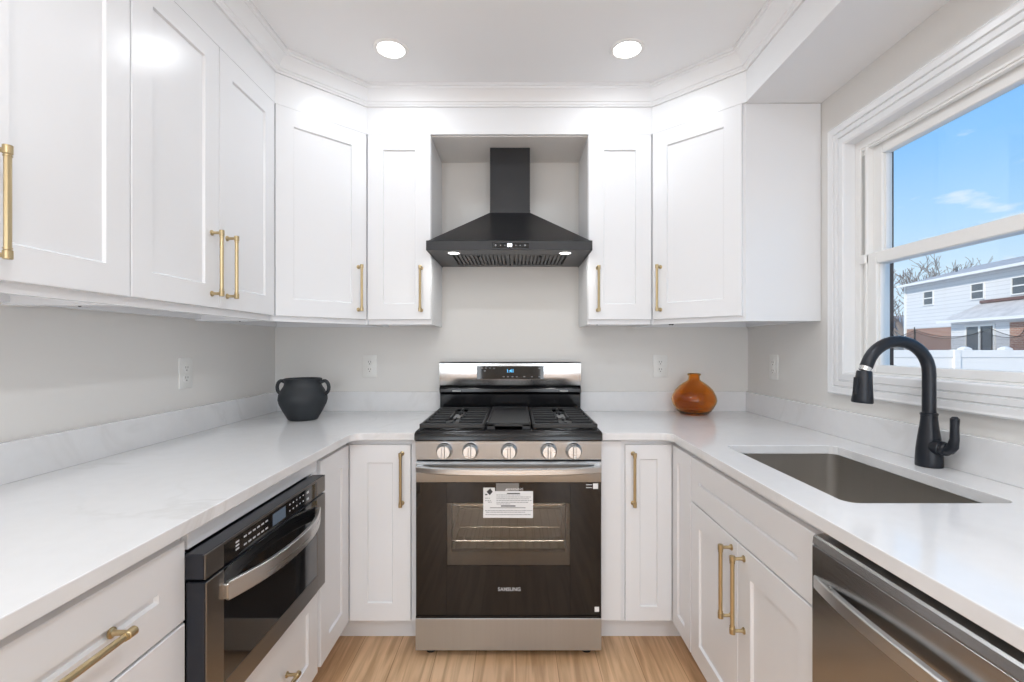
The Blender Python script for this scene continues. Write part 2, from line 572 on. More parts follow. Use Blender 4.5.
structure(MB().box(XL - .2, XR + .2, YR - .1, YB + .15, -.1, 0).build('floor', M['oak']))
structure(MB().box(XL - .2, XR + .182, YR - .1, YB + .15, ZC, ZC + .12).build('ceiling', M['ceil']))
structure(MB().box(XL - .15, XR + .145, YB, YB + .15, 0, ZC).build('wall_back', M['wall']))
structure(MB().box(XL - .15, XL, YR, YB, 0, ZC).build('wall_left', M['wall']))
w = MB()
w.box(XR, XR + .145, YR, WY0, 0, ZC).box(XR, XR + .145, WY1, YB, 0, ZC)
w.box(XR, XR + .145, WY0, WY1, 0, WZ0).box(XR, XR + .145, WY0, WY1, WZ1, ZC)
w.box(XR + .145, XR + .182, YR, WY0, -.6, 3.0, mi=1).box(XR + .145, XR + .182, WY1, YB + .5, -.6, 3.0, mi=1)
w.box(XR + .145, XR + .182, WY0, WY1, -.6, WZ0, mi=1).box(XR + .145, XR + .182, WY0, WY1, WZ1, 3.0, mi=1)
structure(w.build('wall_right', [M['wall'], M['frame_ext']]))
w = MB()   # the wall behind the photographer, with two tall openings to the yard
for xa, xb in ((XL - .15, REAR[0][0]), (REAR[0][1], REAR[1][0]), (REAR[1][1], XR + .145)):
    w.box(xa, xb, YR - .12, YR, 0, ZC)
for xa, xb in REAR:
    w.box(xa, xb, YR - .12, YR, 2.08, ZC)
structure(w.build('wall_rear', M['wall']))

# soffit over the sink wall
structure(MB().box(.97, XR, .15, 2.0432, CABZ1, ZC, bev=.0015).build('trim_1', M['frieze']))

# frieze and crown follow the door planes
def offset_path(path, d):
    P = [Vector(p) for p in path]; res = []
    for i, p in enumerate(P):
        ns = []
        if i > 0: t = (p - P[i - 1]).normalized(); ns.append(Vector((t.y, -t.x)))
        if i < len(P) - 1: t = (P[i + 1] - p).normalized(); ns.append(Vector((t.y, -t.x)))
        if len(ns) == 2:
            n_ = (ns[0] + ns[1]).normalized(); k = d / n_.dot(ns[0])
        else:
            n_ = ns[0]; k = d
        res.append(p + n_ * k)
    return res
PATH = [(DPL, .893), (DPL, 2.04), (-.7233, DPB), (DPR, DPB), (.970, 2.030), (.970, .15)]
FPATH = PATH[:4] + [(.970, 2.030)]
outer = [tuple(p) for p in FPATH]
inner = [tuple(p) for p in reversed(offset_path(FPATH, -.02))]
structure(MB().prism(outer + inner, CABZ1, FZ + .02).build('trim_2', M['frieze']))
prof = [(-.015, FZ), (.009, FZ), (.011, FZ + .006), (.016, FZ + .010), (.018, FZ + .016), (.023, FZ + .019), (.028, FZ + .030), (.038, FZ + .046),
        (.049, FZ + .058), (.053, FZ + .063), (.058, FZ + .065), (.060, FZ + .070), (.067, FZ + .073), (.067, ZC), (-.015, ZC)]
rings = []
cols = [offset_path(PATH, o) for o, z in prof]
for i in range(len(PATH)):
    rings.append([(cols[k][i].x, cols[k][i].y, prof[k][1]) for k in range(len(prof))])
structure(MB().loft(rings).build('trim_3', M['frieze'], ang=25))
# ceiling of the hood recess
structure(MB().box(-.4126, .3495, DPB + .021, YB, 2.299, 2.42).build('trim_4', M['cab_in']))

# ------------------------------------------------------------------ window
def frame_rings(mb, y0, y1, z0, z1, prof, mi=0):
    for (a, xa), (b_, xb) in zip(prof, prof[1:]):
        ra = [(xa, y0 - a, z0 - a), (xa, y1 + a, z0 - a), (xa, y1 + a, z1 + a), (xa, y0 - a, z1 + a)]
        rb = [(xb, y0 - b_, z0 - b_), (xb, y1 + b_, z0 - b_), (xb, y1 + b_, z1 + b_), (xb, y0 - b_, z1 + b_)]
        mb.loft([ra, rb], False, False, mi=mi)
win = thing('window_1', 'white double hung window above the sink', 'window', (XR, (WY0 + WY1) / 2, WZ0))
del win['label'], win['category']
structure(win)
mb = MB()
frame_rings(mb, WY0, WY1, WZ0, WZ1, [(-.0015, XR + .035), (-.0015, 1.283), (.004, 1.278), (.026, 1.278), (.028, 1.283), (.031, 1.283), (.033, 1.276), (.050, 1.276),
                                     (.052, 1.281), (.055, 1.281), (.057, 1.274), (.074, 1.272), (.080, 1.270), (.085, 1.274), (.085, XR)])
mb.build('casing', M['frieze'], win, world=True, ang=20)
mb = MB()
FX0, FX1 = 1.326, 1.415
mb.box(FX0, FX1, WY1 - .030, WY1, WZ0, WZ1, .002).box(FX0 + .012, FX1, WY1 - .052, WY1 - .030, WZ0, WZ1).box(FX0, FX1, WY1 - .062, WY1 - .052, WZ0, WZ1, .0015)
mb.box(FX0, FX1, WY0, WY0 + .062, WZ0, WZ1, .002)
mb.box(FX0 - .0008, FX1 - .001, WY0, WY1, WZ1 - .034, WZ1, .002)
mb.box(FX0 + .004, FX0 + .02, WY0, WY1, WZ1 - .042, WZ1 - .030, .002)
mb.box(FX0 - .0008, FX1 - .001, WY0, WY1, WZ0 - .01, WZ0 + .006, .002)
wf = mb.build('window_frame', M['vinyl'], win, world=True)
MB().box(FX0 + .006, FX0 + .0125, WY1 - .050, WY1 - .032, 1.622, WZ1 - .062).build('balance_track', M['track'], win, world=True)
def sash(name, y0, y1, z0, z1, x0, x1, st, top, bot, gx):
    mb = MB()
    mb.box(x0, x1, y1 - st, y1, z0, z1, .003).box(x0, x1, y0, y0 + st, z0, z1, .003)
    mb.box(x0, x1, y0 + st, y1 - st, z1 - top, z1, .003).box(x0, x1, y0 + st, y1 - st, z0, z0 + bot, .003)
    # glazing bead
    mb.box(x0 + .010, x1, y1 - st - .006, y1 - st, z0 + bot, z1 - top, .001).box(x0 + .010, x1, y0 + st, y0 + st + .006, z0 + bot, z1 - top, .001)
    s_ = mb.build(name, M['vinyl'], win, world=True)
    MB().box(gx, gx + .003, y0 + st, y1 - st, z0 + bot, z1 - top).build('glass', M['winglass'], s_, world=True)
    return s_
us = sash('upper_sash', WY0 + .062, WY1 - .055, 1.578, WZ1 - .034, 1.352, 1.385, .050, .044, .04, 1.372)
ls = sash('lower_sash', WY0 + .062, WY1 - .060, WZ0 + .006, 1.622, 1.330, 1.360, .046, .044, .030, 1.348)
MB().box(1.318, 1.345, WY1 - .062, WY1 - .035, 1.585, 1.62, .003).build('sash_latch', M['vinyl'], win, world=True)

# ------------------------------------------------------------------ cabinets
def shaker(mb, x0, x1, z0, z1, yf, t=.02, rail=.075, rec=.008, bev=.0035, e=.0018):
    def ring(i, y): return [(x0 + i, y, z0 + i), (x1 - i, y, z0 + i), (x1 - i, y, z1 - i), (x0 + i, y, z1 - i)]
    rl = min(rail, (x1 - x0) * .36)
    rings = [ring(0, yf + t), ring(0, yf + e), ring(e, yf), ring(rl, yf), ring(rl + bev, yf + rec)]
    mb.loft(rings)
    return mb

def pull(parent, p0, p1, face, out):
    """brass bar pull between p0 and p1 (on the face), standing off along out"""
    p0, p1, o = Vector(p0), Vector(p1), Vector(out)
    d = (p1 - p0).normalized()
    mb = MB()
    a, b_ = p0 + o * .034, p1 + o * .034
    mb.cyl(a + d * .012, b_ - d * .012, .0062, seg=8)
    for q, s_ in ((a, d), (b_, -d)):
        mb.tube([q - s_ * .001, q, q + s_ * .016, q + s_ * .0175], [.006, .0082, .0082, .0065], 16)
        mb.tube([q + s_ * .0195, q + s_ * .0215], [.0075, .0075], 16)
        f = q - o * .034 + s_ * .008
        mb.tube([f, f + o * .003, f + o * .005, f + o * .010, f + o * .034], [.0095, .0095, .006, .0048, .0048], 14)
    return mb.build('handle', M['brass'], parent)

def wall_cab(name, label, loc, rz, w, doors, depth=.325, group='white shaker wall cabinets', holes=()):
    """local frame: x along the front, -y outward, z up from the cabinet bottom; door face at y=0"""
    h = CABZ1 - CABZ0
    t = thing(name, label, 'cabinet', (loc[0], loc[1], CABZ0), rz, group)
    mb = MB(); k = .018; y0, y1 = .0205, depth
    mb.box(-w / 2, -w / 2 + k, y0, y1, 0, h, .0008).box(w / 2 - k, w / 2, y0, y1, 0, h, .0008)
    mb.box(-w / 2 + k, w / 2 - k, y0 + .02, y1, .038, .054).box(-w / 2 + k, w / 2 - k, y0 + .02, y1, h - .018, h)
    mb.box(-w / 2 + k, w / 2 - k, y1 - .006, y1, .054, h - .018)
    mb.box(-w / 2 + k, w / 2 - k, y1 - .024, y1 - .006, .006, .038)
    mb.box(-w / 2 + k, w / 2 - k, y0, y0 + .02, 0, .05).box(-w / 2 + k, w / 2 - k, y0, y0 + .02, h - .05, h)
    mb.box(-w / 2 + k, -w / 2 + .04, y0, y0 + .02, .05, h - .05).box(w / 2 - .04, w / 2 - k, y0, y0 + .02, .05, h - .05)
    body = mb.build('body', M['cab'], t)
    for hx in holes:
        MB().cyl((hx, y1 - .025, .018), (hx, y1 - .0238, .018), .0075, seg=12).build('cable_hole', M['dark'], body)
    for (a, b_, hx) in doors:
        d = shaker(MB(), a, b_, .0235, h - .0002, 0).build('door', M['cab'], t)
        if hx is not None:
            pull(d, (hx, 0, .061), (hx, 0, .281), 0, (0, -1, 0))
    return t

WG = 'white shaker wall cabinets'
# back wall pair beside the hood
wl = wall_cab('wall_cabinet', 'narrow white shaker wall cabinet right against the left side of the black hood', ((-.7233 - .4126) / 2, DPB), 0, .3107,
              [(-.153, .1535, .108)], YB - DPB, WG)
wr = wall_cab('wall_cabinet', 'narrow white shaker wall cabinet right against the right side of the black hood', ((.3495 + .66) / 2, DPB), 0, .3105,
              [(-.1535, .153, -.108)], YB - DPB, WG, holes=(-.056,))
# left wall double cabinet and single cabinet
dw_ = (2.04 + 1.277) / 2
wd = wall_cab('wall_cabinet', 'wide two-door white wall cabinet on the left wall with paired brass pulls', (DPL, dw_), pi / 2, 2.04 - 1.277,
              [(-.379, -.0012, -.043), (.0012, .379, .043)], DPL - XL, WG, holes=(-.2,))
ws = wall_cab('wall_cabinet', 'single-door white wall cabinet on the left wall nearest the viewer', (DPL, (1.277 + .893) / 2), pi / 2, .384,
              [(-.190, .190, -.150)], DPL - XL, WG, holes=(.1,))

def diag_cab(label, poly, a, b_, handle_side, holes):
    """corner wall cabinet with a diagonal door from a to b_ (world points)"""
    a, b_ = Vector(a), Vector(b_)
    c = (a + b_) / 2; d = (b_ - a); wd_ = d.length
    rz = math.atan2(d.y, d.x)
    t = thing('corner_wall_cabinet', label, 'cabinet', (c.x, c.y, CABZ0), rz, 'corner wall cabinets')
    mb = MB()
    h = CABZ1 - CABZ0
    mb.prism(poly, CABZ0 + .038, CABZ1)                      # carcass
    n_ = len(poly)
    inn = []
    for i in range(n_):                                      # skirt below the recessed bottom
        p, q = Vector(poly[i]), Vector(poly[(i + 1) % n_])
        tt = (q - p).normalized(); nn = Vector((-tt.y, tt.x)) * .018
        if i >= n_ - 2 or (i == 0 and poly[0][1] == YB) or poly[0][1] < YB and i == n_ - 3:    # edges along walls and neighbours stop short
            p = p + tt * .0185; q = q - tt * .0185
        mb.prism([tuple(p), tuple(q), tuple(q + nn), tuple(p + nn)], CABZ0, CABZ0 + .038)
    body = mb.build('body', M['cab'], t, world=True)
    dr = shaker(MB(), -wd_ / 2 + .002, wd_ / 2 - .002, .0235, h - .0002, 0).build('door', M['cab'], t)
    hx = (wd_ / 2 - .045) * handle_side
    pull(dr, (hx, 0, .061), (hx, 0, .281), 0, (0, -1, 0))
    for (x, y, ax) in holes:
        m_ = MB()
        if ax == 'x': m_.cyl((x, y, 1.398), (x + .002, y, 1.398), .0075, seg=12)
        else: m_.cyl((x, y, 1.398), (x, y - .002, 1.398), .0075, seg=12)
        m_.build('cable_hole', M['dark'], body, world=True)
    return t
ofs = .0145   # carcass plane sits a door thickness behind the door face
diag_cab('white diagonal corner wall cabinet on the left, above the black clay pot',
         [(XL, 2.042), (DPL - .02, 2.042), (DPL - ofs, 2.042 + .01), (-.7253 - .008, DPB + ofs + .006), (-.7253, DPB + .021), (-.7253, YB), (XL, YB)],
         (DPL, 2.04), (-.7233, DPB), 1, [(XL + .018, 2.314, 'x')])
diag_cab('white diagonal corner wall cabinet on the right, above the amber vase',
         [(.662, YB), (.662, DPB + .021), (.662 + .008, DPB + ofs + .006), (.958 + ofs - .006, 2.048 + .006), (.975, 2.044), (XR - .002, 2.044), (XR - .002, YB)],
         (.66, DPB), (.958, 2.042), -1, [(.853, YB - .018, 'y'), (.867, YB - .018, 'y')])

# ---- base cabinets
KZ = .112
def base_body(mb, w, depth, top=CB, openings=True):
    k = .018; y0, y1 = .0205, depth
    mb.box(-w / 2, -w / 2 + k, y0, y1, KZ, top).box(w / 2 - k, w / 2, y0, y1, KZ, top)
    mb.box(-w / 2 + k, w / 2 - k, y0, y1, KZ, KZ + .018).box(-w / 2 + k, w / 2 - k, y1 - .006, y1, KZ + .018, top)
    mb.box(-w / 2 + k, w / 2 - k, y0, y0 + .02, top - .045, top)
    mb.box(-w / 2 + k, -w / 2 + .035, y0, y0 + .02, KZ + .018, top - .045).box(w / 2 - .035, w / 2 - k, y0, y0 + .02, KZ + .018, top - .045)
    return mb

def kick(parent, poly):
    return MB().prism(poly, 0, KZ).build('toe_kick', M['cab'], parent, world=True)

BDL, BDR, BDB = -.70, .655, 2.02      # base door planes
KR = .098                              # toe-kick recess
# corner cabinets (two hinged leaves each)
cl = thing('corner_base_cabinet', 'white corner base cabinet left of the range, under the black clay pot', 'cabinet', (BDL, BDB, 0), 0, 'corner base cabinets')
mb = MB()
b1x, b1y = BDL - .0205, BDB + .0205
mb.prism([(XL + .002, 1.716), (b1x, 1.716), (b1x, b1y), (-.420, b1y), (-.420, YB - .002), (XL + .002, YB - .002)], KZ, CB - .001)
mb.build('body', M['cab'], cl, world=True)
kick(cl, [(XL + .002, 1.716), (BDL - KR, 1.716), (BDL - KR, BDB + KR), (-.420, BDB + KR), (-.420, YB - .002), (XL + .002, YB - .002)])
d = shaker(MB(), .0015, .258, .121, .860, 0).build('door', M['cab'], cl)
pull(d, (.223, 0, .609), (.223, 0, .832), 0, (0, -1, 0))
mb = MB(); shaker(mb, -.290, -.0015, .121, .860, 0)
mb.bm.transform(Matrix.Rotation(pi / 2, 4, 'Z'))
mb.build('door', M['cab'], cl)
cr_ = thing('corner_base_cabinet', 'white corner base cabinet right of the range, under the amber vase', 'cabinet', (BDR, BDB, 0), 0, 'corner base cabinets')
mb = MB()
b2x = BDR + .0205
mb.prism([(.358, YB - .002), (.358, b1y), (b2x, b1y), (b2x, 1.807), (XR - .002, 1.807), (XR - .002, YB - .002)], KZ, CB - .001)
mb.build('body', M['cab'], cr_, world=True)
kick(cr_, [(.358, YB - .002), (.358, BDB + KR), (BDR + KR, BDB + KR), (BDR + KR, 1.807), (XR - .002, 1.807), (XR - .002, YB - .002)])
MB().box(.358, .445, BDB + .006, b1y, .121, .874, .001).build('filler_strip', M['cab'], cr_, world=True)
d = shaker(MB(), .459 - BDR, -.0015, .121, .860, 0, rail=.060).build('door', M['cab'], cr_)
pull(d, (.490 - BDR, 0, .609), (.490 - BDR, 0, .832), 0, (0, -1, 0))
mb = MB(); shaker(mb, .0015, .208, .121, .860, 0, rail=.06)
mb.bm.transform(Matrix.Rotation(-pi / 2, 4, 'Z'))
mb.build('door', M['cab'], cr_)

# sink base (right run): spans y 1.045..1.80
sy0, sy1 = 1.043, 1.805
sb = thing('sink_base_cabinet', 'white sink base cabinet with false drawer front and two doors with brass pulls', 'cabinet', (BDR, (sy0 + sy1) / 2, 0), -pi / 2)
hw = (sy1 - sy0) / 2
base_body(MB(), 2 * hw, XR - BDR - .002).build('body', M['cab'], sb)
kick(sb, [(BDR + KR, sy0), (XR - .003, sy0), (XR - .003, sy1), (BDR + KR, sy1)])
shaker(MB(), -hw + .002, hw - .002, .697, .860, 0).build('drawer_front', M['cab'], sb)
d = shaker(MB(), -hw + .002, -.0015, .121, .692, 0).build('door', M['cab'], sb)
pull(d, (-.040, 0, .447), (-.040, 0, .670), 0, (0, -1, 0))
d = shaker(MB(), .0015, hw - .002, .121, .692, 0).build('door', M['cab'], sb)
pull(d, (.040, 0, .447), (.040, 0, .670), 0, (0, -1, 0))

# drawer base (left run nearest): y .41..1.022
ly0, ly1 = .410, 1.022
db = thing('drawer_base_cabinet', 'white drawer base cabinet with long brass pull, left of the microwave drawer', 'cabinet', (BDL, (ly0 + ly1) / 2, 0), pi / 2)
hw = (ly1 - ly0) / 2
base_body(MB(), 2 * hw, BDL - XL - .002).build('body', M['cab'], db)
kick(db, [(XL + .003, ly0), (BDL - KR, ly0), (BDL - KR, ly1), (XL + .003, ly1)])
for (a, b_) in ((.692, .860), (.410, .686), (.121, .404)):
    d = shaker(MB(), -hw + .002, hw - .002, a, b_, 0).build('drawer', M['cab'], db)
    zc = (a + b_) / 2
    pull(d, (-.125, 0, zc), (.125, 0, zc), 0, (0, -1, 0))

# microwave cabinet: y 1.026..1.712
my0, my1 = 1.026, 1.712
mc = thing('microwave_base_cabinet', 'white base cabinet around the microwave drawer, small drawer at the bottom', 'cabinet', (BDL, (my0 + my1) / 2, 0), pi / 2)
hw = (my1 - my0) / 2
mb = MB(); k = .018
mb.box(-hw, -hw + k, .0205, .643, KZ, CB).box(hw - k, hw, .0205, .643, KZ, CB)
mb.box(-hw + k, hw - k, .0205, .643, KZ, KZ + .018).box(-hw + k, hw - k, .625, .643, KZ + .018, CB).box(-hw + k, hw - k, .0205, .62, .437, .455)
mb.build('body', M['cab'], mc)
kick(mc, [(XL + .003, my0), (BDL - KR, my0), (BDL - KR, my1), (XL + .003, my1)])
MB().box(-hw + .008, hw - .008, .004, .0205, .835, CB, .001).build('filler_panel', M['cab'], mc)
MB().box(hw - .055, hw - .010, .004, .0205, .452, .8345, .001).build('filler_strip', M['cab'], mc)
d = shaker(MB(), -hw + .004, hw - .010, .121, .448, 0).build('drawer', M['cab'], mc)
zc = 1.27 - 330 * (-BDL) / (516 - 291)  # height of the small pull
zc = .27
pull(d, (-.11, 0, zc), (.11, 0, zc), 0, (0, -1, 0))

# ------------------------------------------------------------------ countertops
def arc(c, r, a0, a1, n_=8):
    return [(c[0] + r * cos(a0 + (a1 - a0) * i / n_), c[1] + r * sin(a0 + (a1 - a0) * i / n_)) for i in range(n_ + 1)]
CXL, CXR, CYB = -.677, .640, 1.995
r = .05
ctl = thing('countertop', 'white veined quartz countertop on the left, carrying the black clay pot', 'countertop', (XL, YB, CB), 0, 'quartz countertops')
poly = [(XL + .001, YB - .001), (XL + .001, .39), (CXL, .39)] + arc((CXL + r, CYB - r), r, pi, pi / 2) + [(-.4205, CYB), (-.4205, YB - .001)]
MB().prism(poly, CB, CT, bev=.002).build('slab', M['quartz'], ctl, world=True, ang=15)
MB().box(XL + .001, XL + .021, .39, YB - .001, CT, 1.021, .0015).build('upstand', M['quartz'], ctl, world=True)
MB().box(XL + .021, -.4205, YB - .021, YB - .001, CT, 1.021, .0015).build('upstand', M['quartz'], ctl, world=True)
ctr = thing('countertop', 'white veined quartz countertop on the right with the sink cut-out and amber vase', 'countertop', (XR, YB, CB), 0, 'quartz countertops')
HX0, HX1, HY0, HY1 = .757, 1.149, 1.100, 1.742
def rrect(x0, x1, y0, y1, rr, n_=6):
    return (arc((x1 - rr, y1 - rr), rr, 0, pi / 2, n_) + arc((x0 + rr, y1 - rr), rr, pi / 2, pi, n_) +
            arc((x0 + rr, y0 + rr), rr, pi, 1.5 * pi, n_) + arc((x1 - rr, y0 + rr), rr, 1.5 * pi, 2 * pi, n_))
poly = [(XR - .001, YB - .001), (.3575, YB - .001), (.3575, CYB)] + arc((CXR - r, CYB - r), r, pi / 2, 0) + [(CXR, .39), (XR - .001, .39)]
MB().prism(poly, CB, CT, holes=[rrect(HX0, HX1, HY0, HY1, .03)], bev=.002).build('slab', M['quartz'], ctr, world=True, ang=15)
MB().box(XR - .021, XR - .001, .39, YB - .001, CT, 1.021, .0015).build('upstand', M['quartz'], ctr, world=True)
MB().box(.3575, XR - .021, YB - .021, YB - .001, CT, 1.021, .0015).build('upstand', M['quartz'], ctr, world=True)

# ------------------------------------------------------------------ sink
sk = thing('kitchen_sink', 'undermount brushed steel kitchen sink set into the right countertop', 'sink', ((HX0 + HX1) / 2, (HY0 + HY1) / 2, .66))
def rr3(x0, x1, y0, y1, rr, z): return [(p[0], p[1], z) for p in rrect(x0, x1, y0, y1, rr)]
mb = MB()
g = .004
rings = [rr3(HX0 - .03, HX1 + .03, HY0 - .03, HY1 + .03, .04, CB - .0015), rr3(HX0 - g, HX1 + g, HY0 - g, HY1 + g, .032, CB - .0015), rr3(HX0 - g, HX1 + g, HY0 - g, HY1 + g, .032, CB - .012),
         rr3(HX0 - g + .003, HX1 + g - .003, HY0 - g + .003, HY1 + g - .003, .03, .69), rr3(HX0 + .008, HX1 - .008, HY0 + .008, HY1 - .008, .025, .668), rr3(HX0 + .03, HX1 - .03, HY0 + .03, HY1 - .03, .02, .662)]
outr = [rr3(HX0 - .03, HX1 + .03, HY0 - .03, HY1 + .03, .04, CB - .004), rr3(HX0 - .008, HX1 + .008, HY0 - .008, HY1 + .008, .035, CB - .004), rr3(HX0 - .006, HX1 + .006, HY0 - .006, HY1 + .006, .03, .66), ]
mb.loft(outr[::-1] + rings, True, True)
mb.build('basin', M['sink'], sk, world=True)
dx, dy = (HX0 + HX1) / 2 + .04, (HY0 + HY1) / 2
MB().lathe([(.0, .006), (.030, .006), (.034, .010), (.052, .009), (.055, .004), (.055, .0)], 28, (dx, dy, .662)).build('drain', M['chrome'], sk, world=True)

# ------------------------------------------------------------------ faucet
fx, fy = 1.234, 1.44
fc = thing('kitchen_faucet', 'dark pull-down gooseneck kitchen faucet standing behind the sink', 'faucet', (fx, fy, CT + .0005))
MB().lathe([(0, 0), (.033, 0), (.034, .004), (.0335, .02), (.032, .05), (.028, .085), (.0238, .115), (.0207, .14), (.0205, .152), (.022, .153), (.022, .158), (.018, .160), (0, .160)], 36).build('base', M['faucet'], fc)
R_ = .094
path = [(0, 0, .155), (0, 0, .20), (0, 0, .25), (0, 0, .275)]
zt = .278
for i in range(1, 17):
    a = pi * i / 17.0 * .955
    path.append((-R_ + R_ * cos(a), 0, zt + R_ * sin(a)))
last = Vector(path[-1]); dirn = (last - Vector(path[-2])).normalized()
last2 = last + dirn * .012
path.append(tuple(last2))
spout = MB().tube(path, .0172, 18).build('spout', M['faucet'], fc)
h0 = last2; h1 = h0 + dirn * .013
MB().cyl(h0, h1, .0160, seg=18).build('collar', M['chrome'], fc)
dn = Vector((-.07, 0, -1)).normalized()
hp = [h1, h1 + dn * .004, h1 + dn * .035, h1 + dn * .075, h1 + dn * .092, h1 + dn * .096]
hd = MB().tube(hp, [.0185, .0205, .0225, .0265, .0285, .0265], 22).build('spray_head', M['faucet'], fc)
bp_ = h1 + dn * .045 + Vector((-.0245, -.004, 0))
MB().bar([bp_ - dn * .026, bp_ - dn * .015, bp_ + dn * .015, bp_ + dn * .024], .0055, .007, (0, 1, 0)).build('spray_button', M['faucet'], hd)
# side lever, turned toward the viewer
sd = Vector((-.06, -1, 0)).normalized()
st0 = Vector((0, 0, .062)) + sd * .022
lv = MB()
lv.tube([st0, st0 + sd * .028, st0 + sd * .029, st0 + sd * .042, st0 + sd * .046], [.0205, .0205, .018, .018, .014], 22)
e0 = st0 + sd * .046
lv.tube([e0 - sd * .006, e0 + sd * .006 + Vector((0, 0, .003)), e0 + sd * .017 + Vector((0, 0, .014)), e0 + sd * .022 + Vector((0, 0, .035)), e0 + sd * .022 + Vector((0, 0, .07)), e0 + sd * .023 + Vector((0, 0, .092)), e0 + sd * .023 + Vector((0, 0, .098))],
        [.014, .0145, .0135, .0112, .0105, .0112, .006], 16)
lv.build('handle', M['faucet'], fc)

# ------------------------------------------------------------------ range
RX, RY = -.0307, 1.972
rg = thing('gas_range', 'stainless gas range with black glass oven door and five knobs under the hood', 'oven', (RX, RY, 0))
HWD = .3785
mb = MB()
mb.box(-HWD, -HWD + .02, .045, .665, .035, .885).box(HWD - .02, HWD, .045, .665, .035, .885).box(-HWD + .02, HWD - .02, .645, .665, .035, .885)
mb.box(-HWD + .02, HWD - .02, .045, .645, .035, .10).box(-HWD + .02, HWD - .02, .045, .645, .74, .885)
mb.box(-HWD + .02, -.27, .046, .09, .10, .74).box(.27, HWD - .02, .046, .09, .10, .74)
mb.build('body', M['dark'], rg)
mb = MB()
mb.box(-.27, -.262, .05, .50, .29, .68).box(.262, .27, .05, .50, .29, .68).box(-.27, .27, .50, .508, .29, .68).box(-.27, .27, .05, .508, .672, .68).box(-.27, .27, .05, .508, .29, .298)
mb.build('oven_cavity', M['oven_in'], rg)
for zr in (.600, .447, .352):
    mb = MB()
    mb.cyl((-.255, .075, zr), (.255, .075, zr), .0035, seg=8).cyl((-.255, .485, zr), (.255, .485, zr), .0035, seg=8)
    mb.cyl((-.255, .075, zr), (-.255, .485, zr), .003, seg=8).cyl((.255, .075, zr), (.255, .485, zr), .003, seg=8)
    for i in range(13):
        x = -.225 + .45 * i / 12
        mb.cyl((x, .075, zr), (x, .485, zr), .0018, seg=6)
    mb.build('oven_rack', M['rackm'], rg)
# oven door
mb = MB()
mb.prism_axis([(0, .7165), (-.001, .718), (-.001, .797), (.003, .8015), (.044, .8015), (.044, .7165)], -HWD, HWD)
door = mb.build('oven_door', M['steel'], rg)
mb = MB()
wx, wz0, wz1 = .252, .374, .632
mb.box(-HWD, -wx, -.001, .010, .173, .716, .001).box(wx, HWD, -.001, .010, .173, .716, .001)
mb.box(-wx, wx, -.001, .010, .173, wz0).box(-wx, wx, -.001, .010, wz1, .716)
mb.build('door_glass', M['glassblk'], door)
MB().box(-wx, wx, .001, .006, wz0, wz1).build('oven_window', M['ovenglass'], door)
mb = MB()
mb.box(-HWD + .002, -.235, .011, .043, .165, .715).box(.235, HWD - .002, .011, .043, .165, .715).box(-.235, .235, .011, .043, .165, .428).box(-.235, .235, .011, .043, .64, .715)
mb.build('inner_frame', M['innerdoor'], door)
mb = MB()
mb.prism_axis([(-.003, .162), (-.003, .172), (.03, .172), (.03, .162)], -HWD, HWD)
mb.build('bottom_trim', M['enamel'], door)
mb = MB()
n_ = 16
pts = []
for i in range(n_ + 1):
    u = -1 + 2 * i / n_
    pts.append((u * .372, -.018 - .030 * (1 - u ** 4),   .772 - .004 * (1 - u * u) + .002))
mb.bar(pts, .010, .0125)
mb.box(-.374, -.350, -.022, .002, .759, .787, .002).box(.350, .374, -.022, .002, .759, .787, .002)
mb.build('handle', M['steelh'], door)
# warning label on the glass
def zpy(py): return 1.27 - (py - 347) / 244.4
def xpx(px): return (px - 508.5) / 244.4
ys = -.0018
sx0, sx1 = xpx(483.3), xpx(533)
mb = MB()
mb.prism_axis([(sx0, zpy(517.5)), (sx1, zpy(517.8)), (sx1, zpy(491)), (xpx(495), zpy(491)), (xpx(495), zpy(487.5)), (sx0, zpy(487.5))], 0, .0006, 'y')
mb.bm.transform(Matrix.Translation((0, ys, 0)))
st = mb.build('label_sticker', M['sticker'], door)
mb = MB()
yy = ys - .0004
def line(px0, px1, py, h=.8, tgt=None): (tgt or mb).box(xpx(px0), xpx(px1), yy - .0001, yy + .0003, zpy(py + h / 2), zpy(py - h / 2))
for py, a, b_ in ((494.8, 496.5, 521), (496.8, 496.5, 531), (498.6, 496.5, 529), (500.4, 496.5, 531.5), (502.2, 496.5, 529), (503.8, 496.5, 510), (510.4, 485, 532), (512, 486, 526), (514.3, 485.5, 531.5), (498, 485, 490), (500.5, 485, 491), (502, 488, 492)):
    if a == 485 and py == 498:
        mb.build('small_print', M['inkgrey'], door); mb = MB()
    x = a
    while x < b_ - .6:
        wd_ = random.uniform(1.0, 3.4)
        line(x, min(b_, x + wd_), py, .62)
        x += wd_ + .5
mb.build('small_print', M['inkgrey'], door)
mb = MB()
line(490, 525.5, 507.6, .5)
line(507, 520, 493.3, 1.0); line(501, 515.5, 505.8, 1.1)
line(485.2, 487.4, 494.4, 1.2)
cxp, czp = xpx(489.8), zpy(491.6)
mb.prism_axis([(cxp - .013, czp), (cxp, czp - .014), (cxp + .012, czp), (cxp + .002, czp + .014)], yy - .0001, yy + .0003, 'y')
mb.build('warning_pictogram', M['ink'], door)
text_mesh('WARNING', .0135, 'warning_heading', M['sticker'], door, Matrix.Translation((xpx(515.3), ys, zpy(489.2))) @ FRONT, .0003)
MB().prism_axis([(xpx(505), zpy(490.4)), (xpx(508), zpy(490.4)), (xpx(506.5), zpy(488.2))], ys - .0003, ys, 'y').build('warning_triangle', M['sticker'], door)
MB().box(xpx(496), xpx(519), -.0016, -.001, zpy(491), zpy(483)).build('tape_strip', mat('translucent_tape', (.21, .205, .20, 1), .4), door)
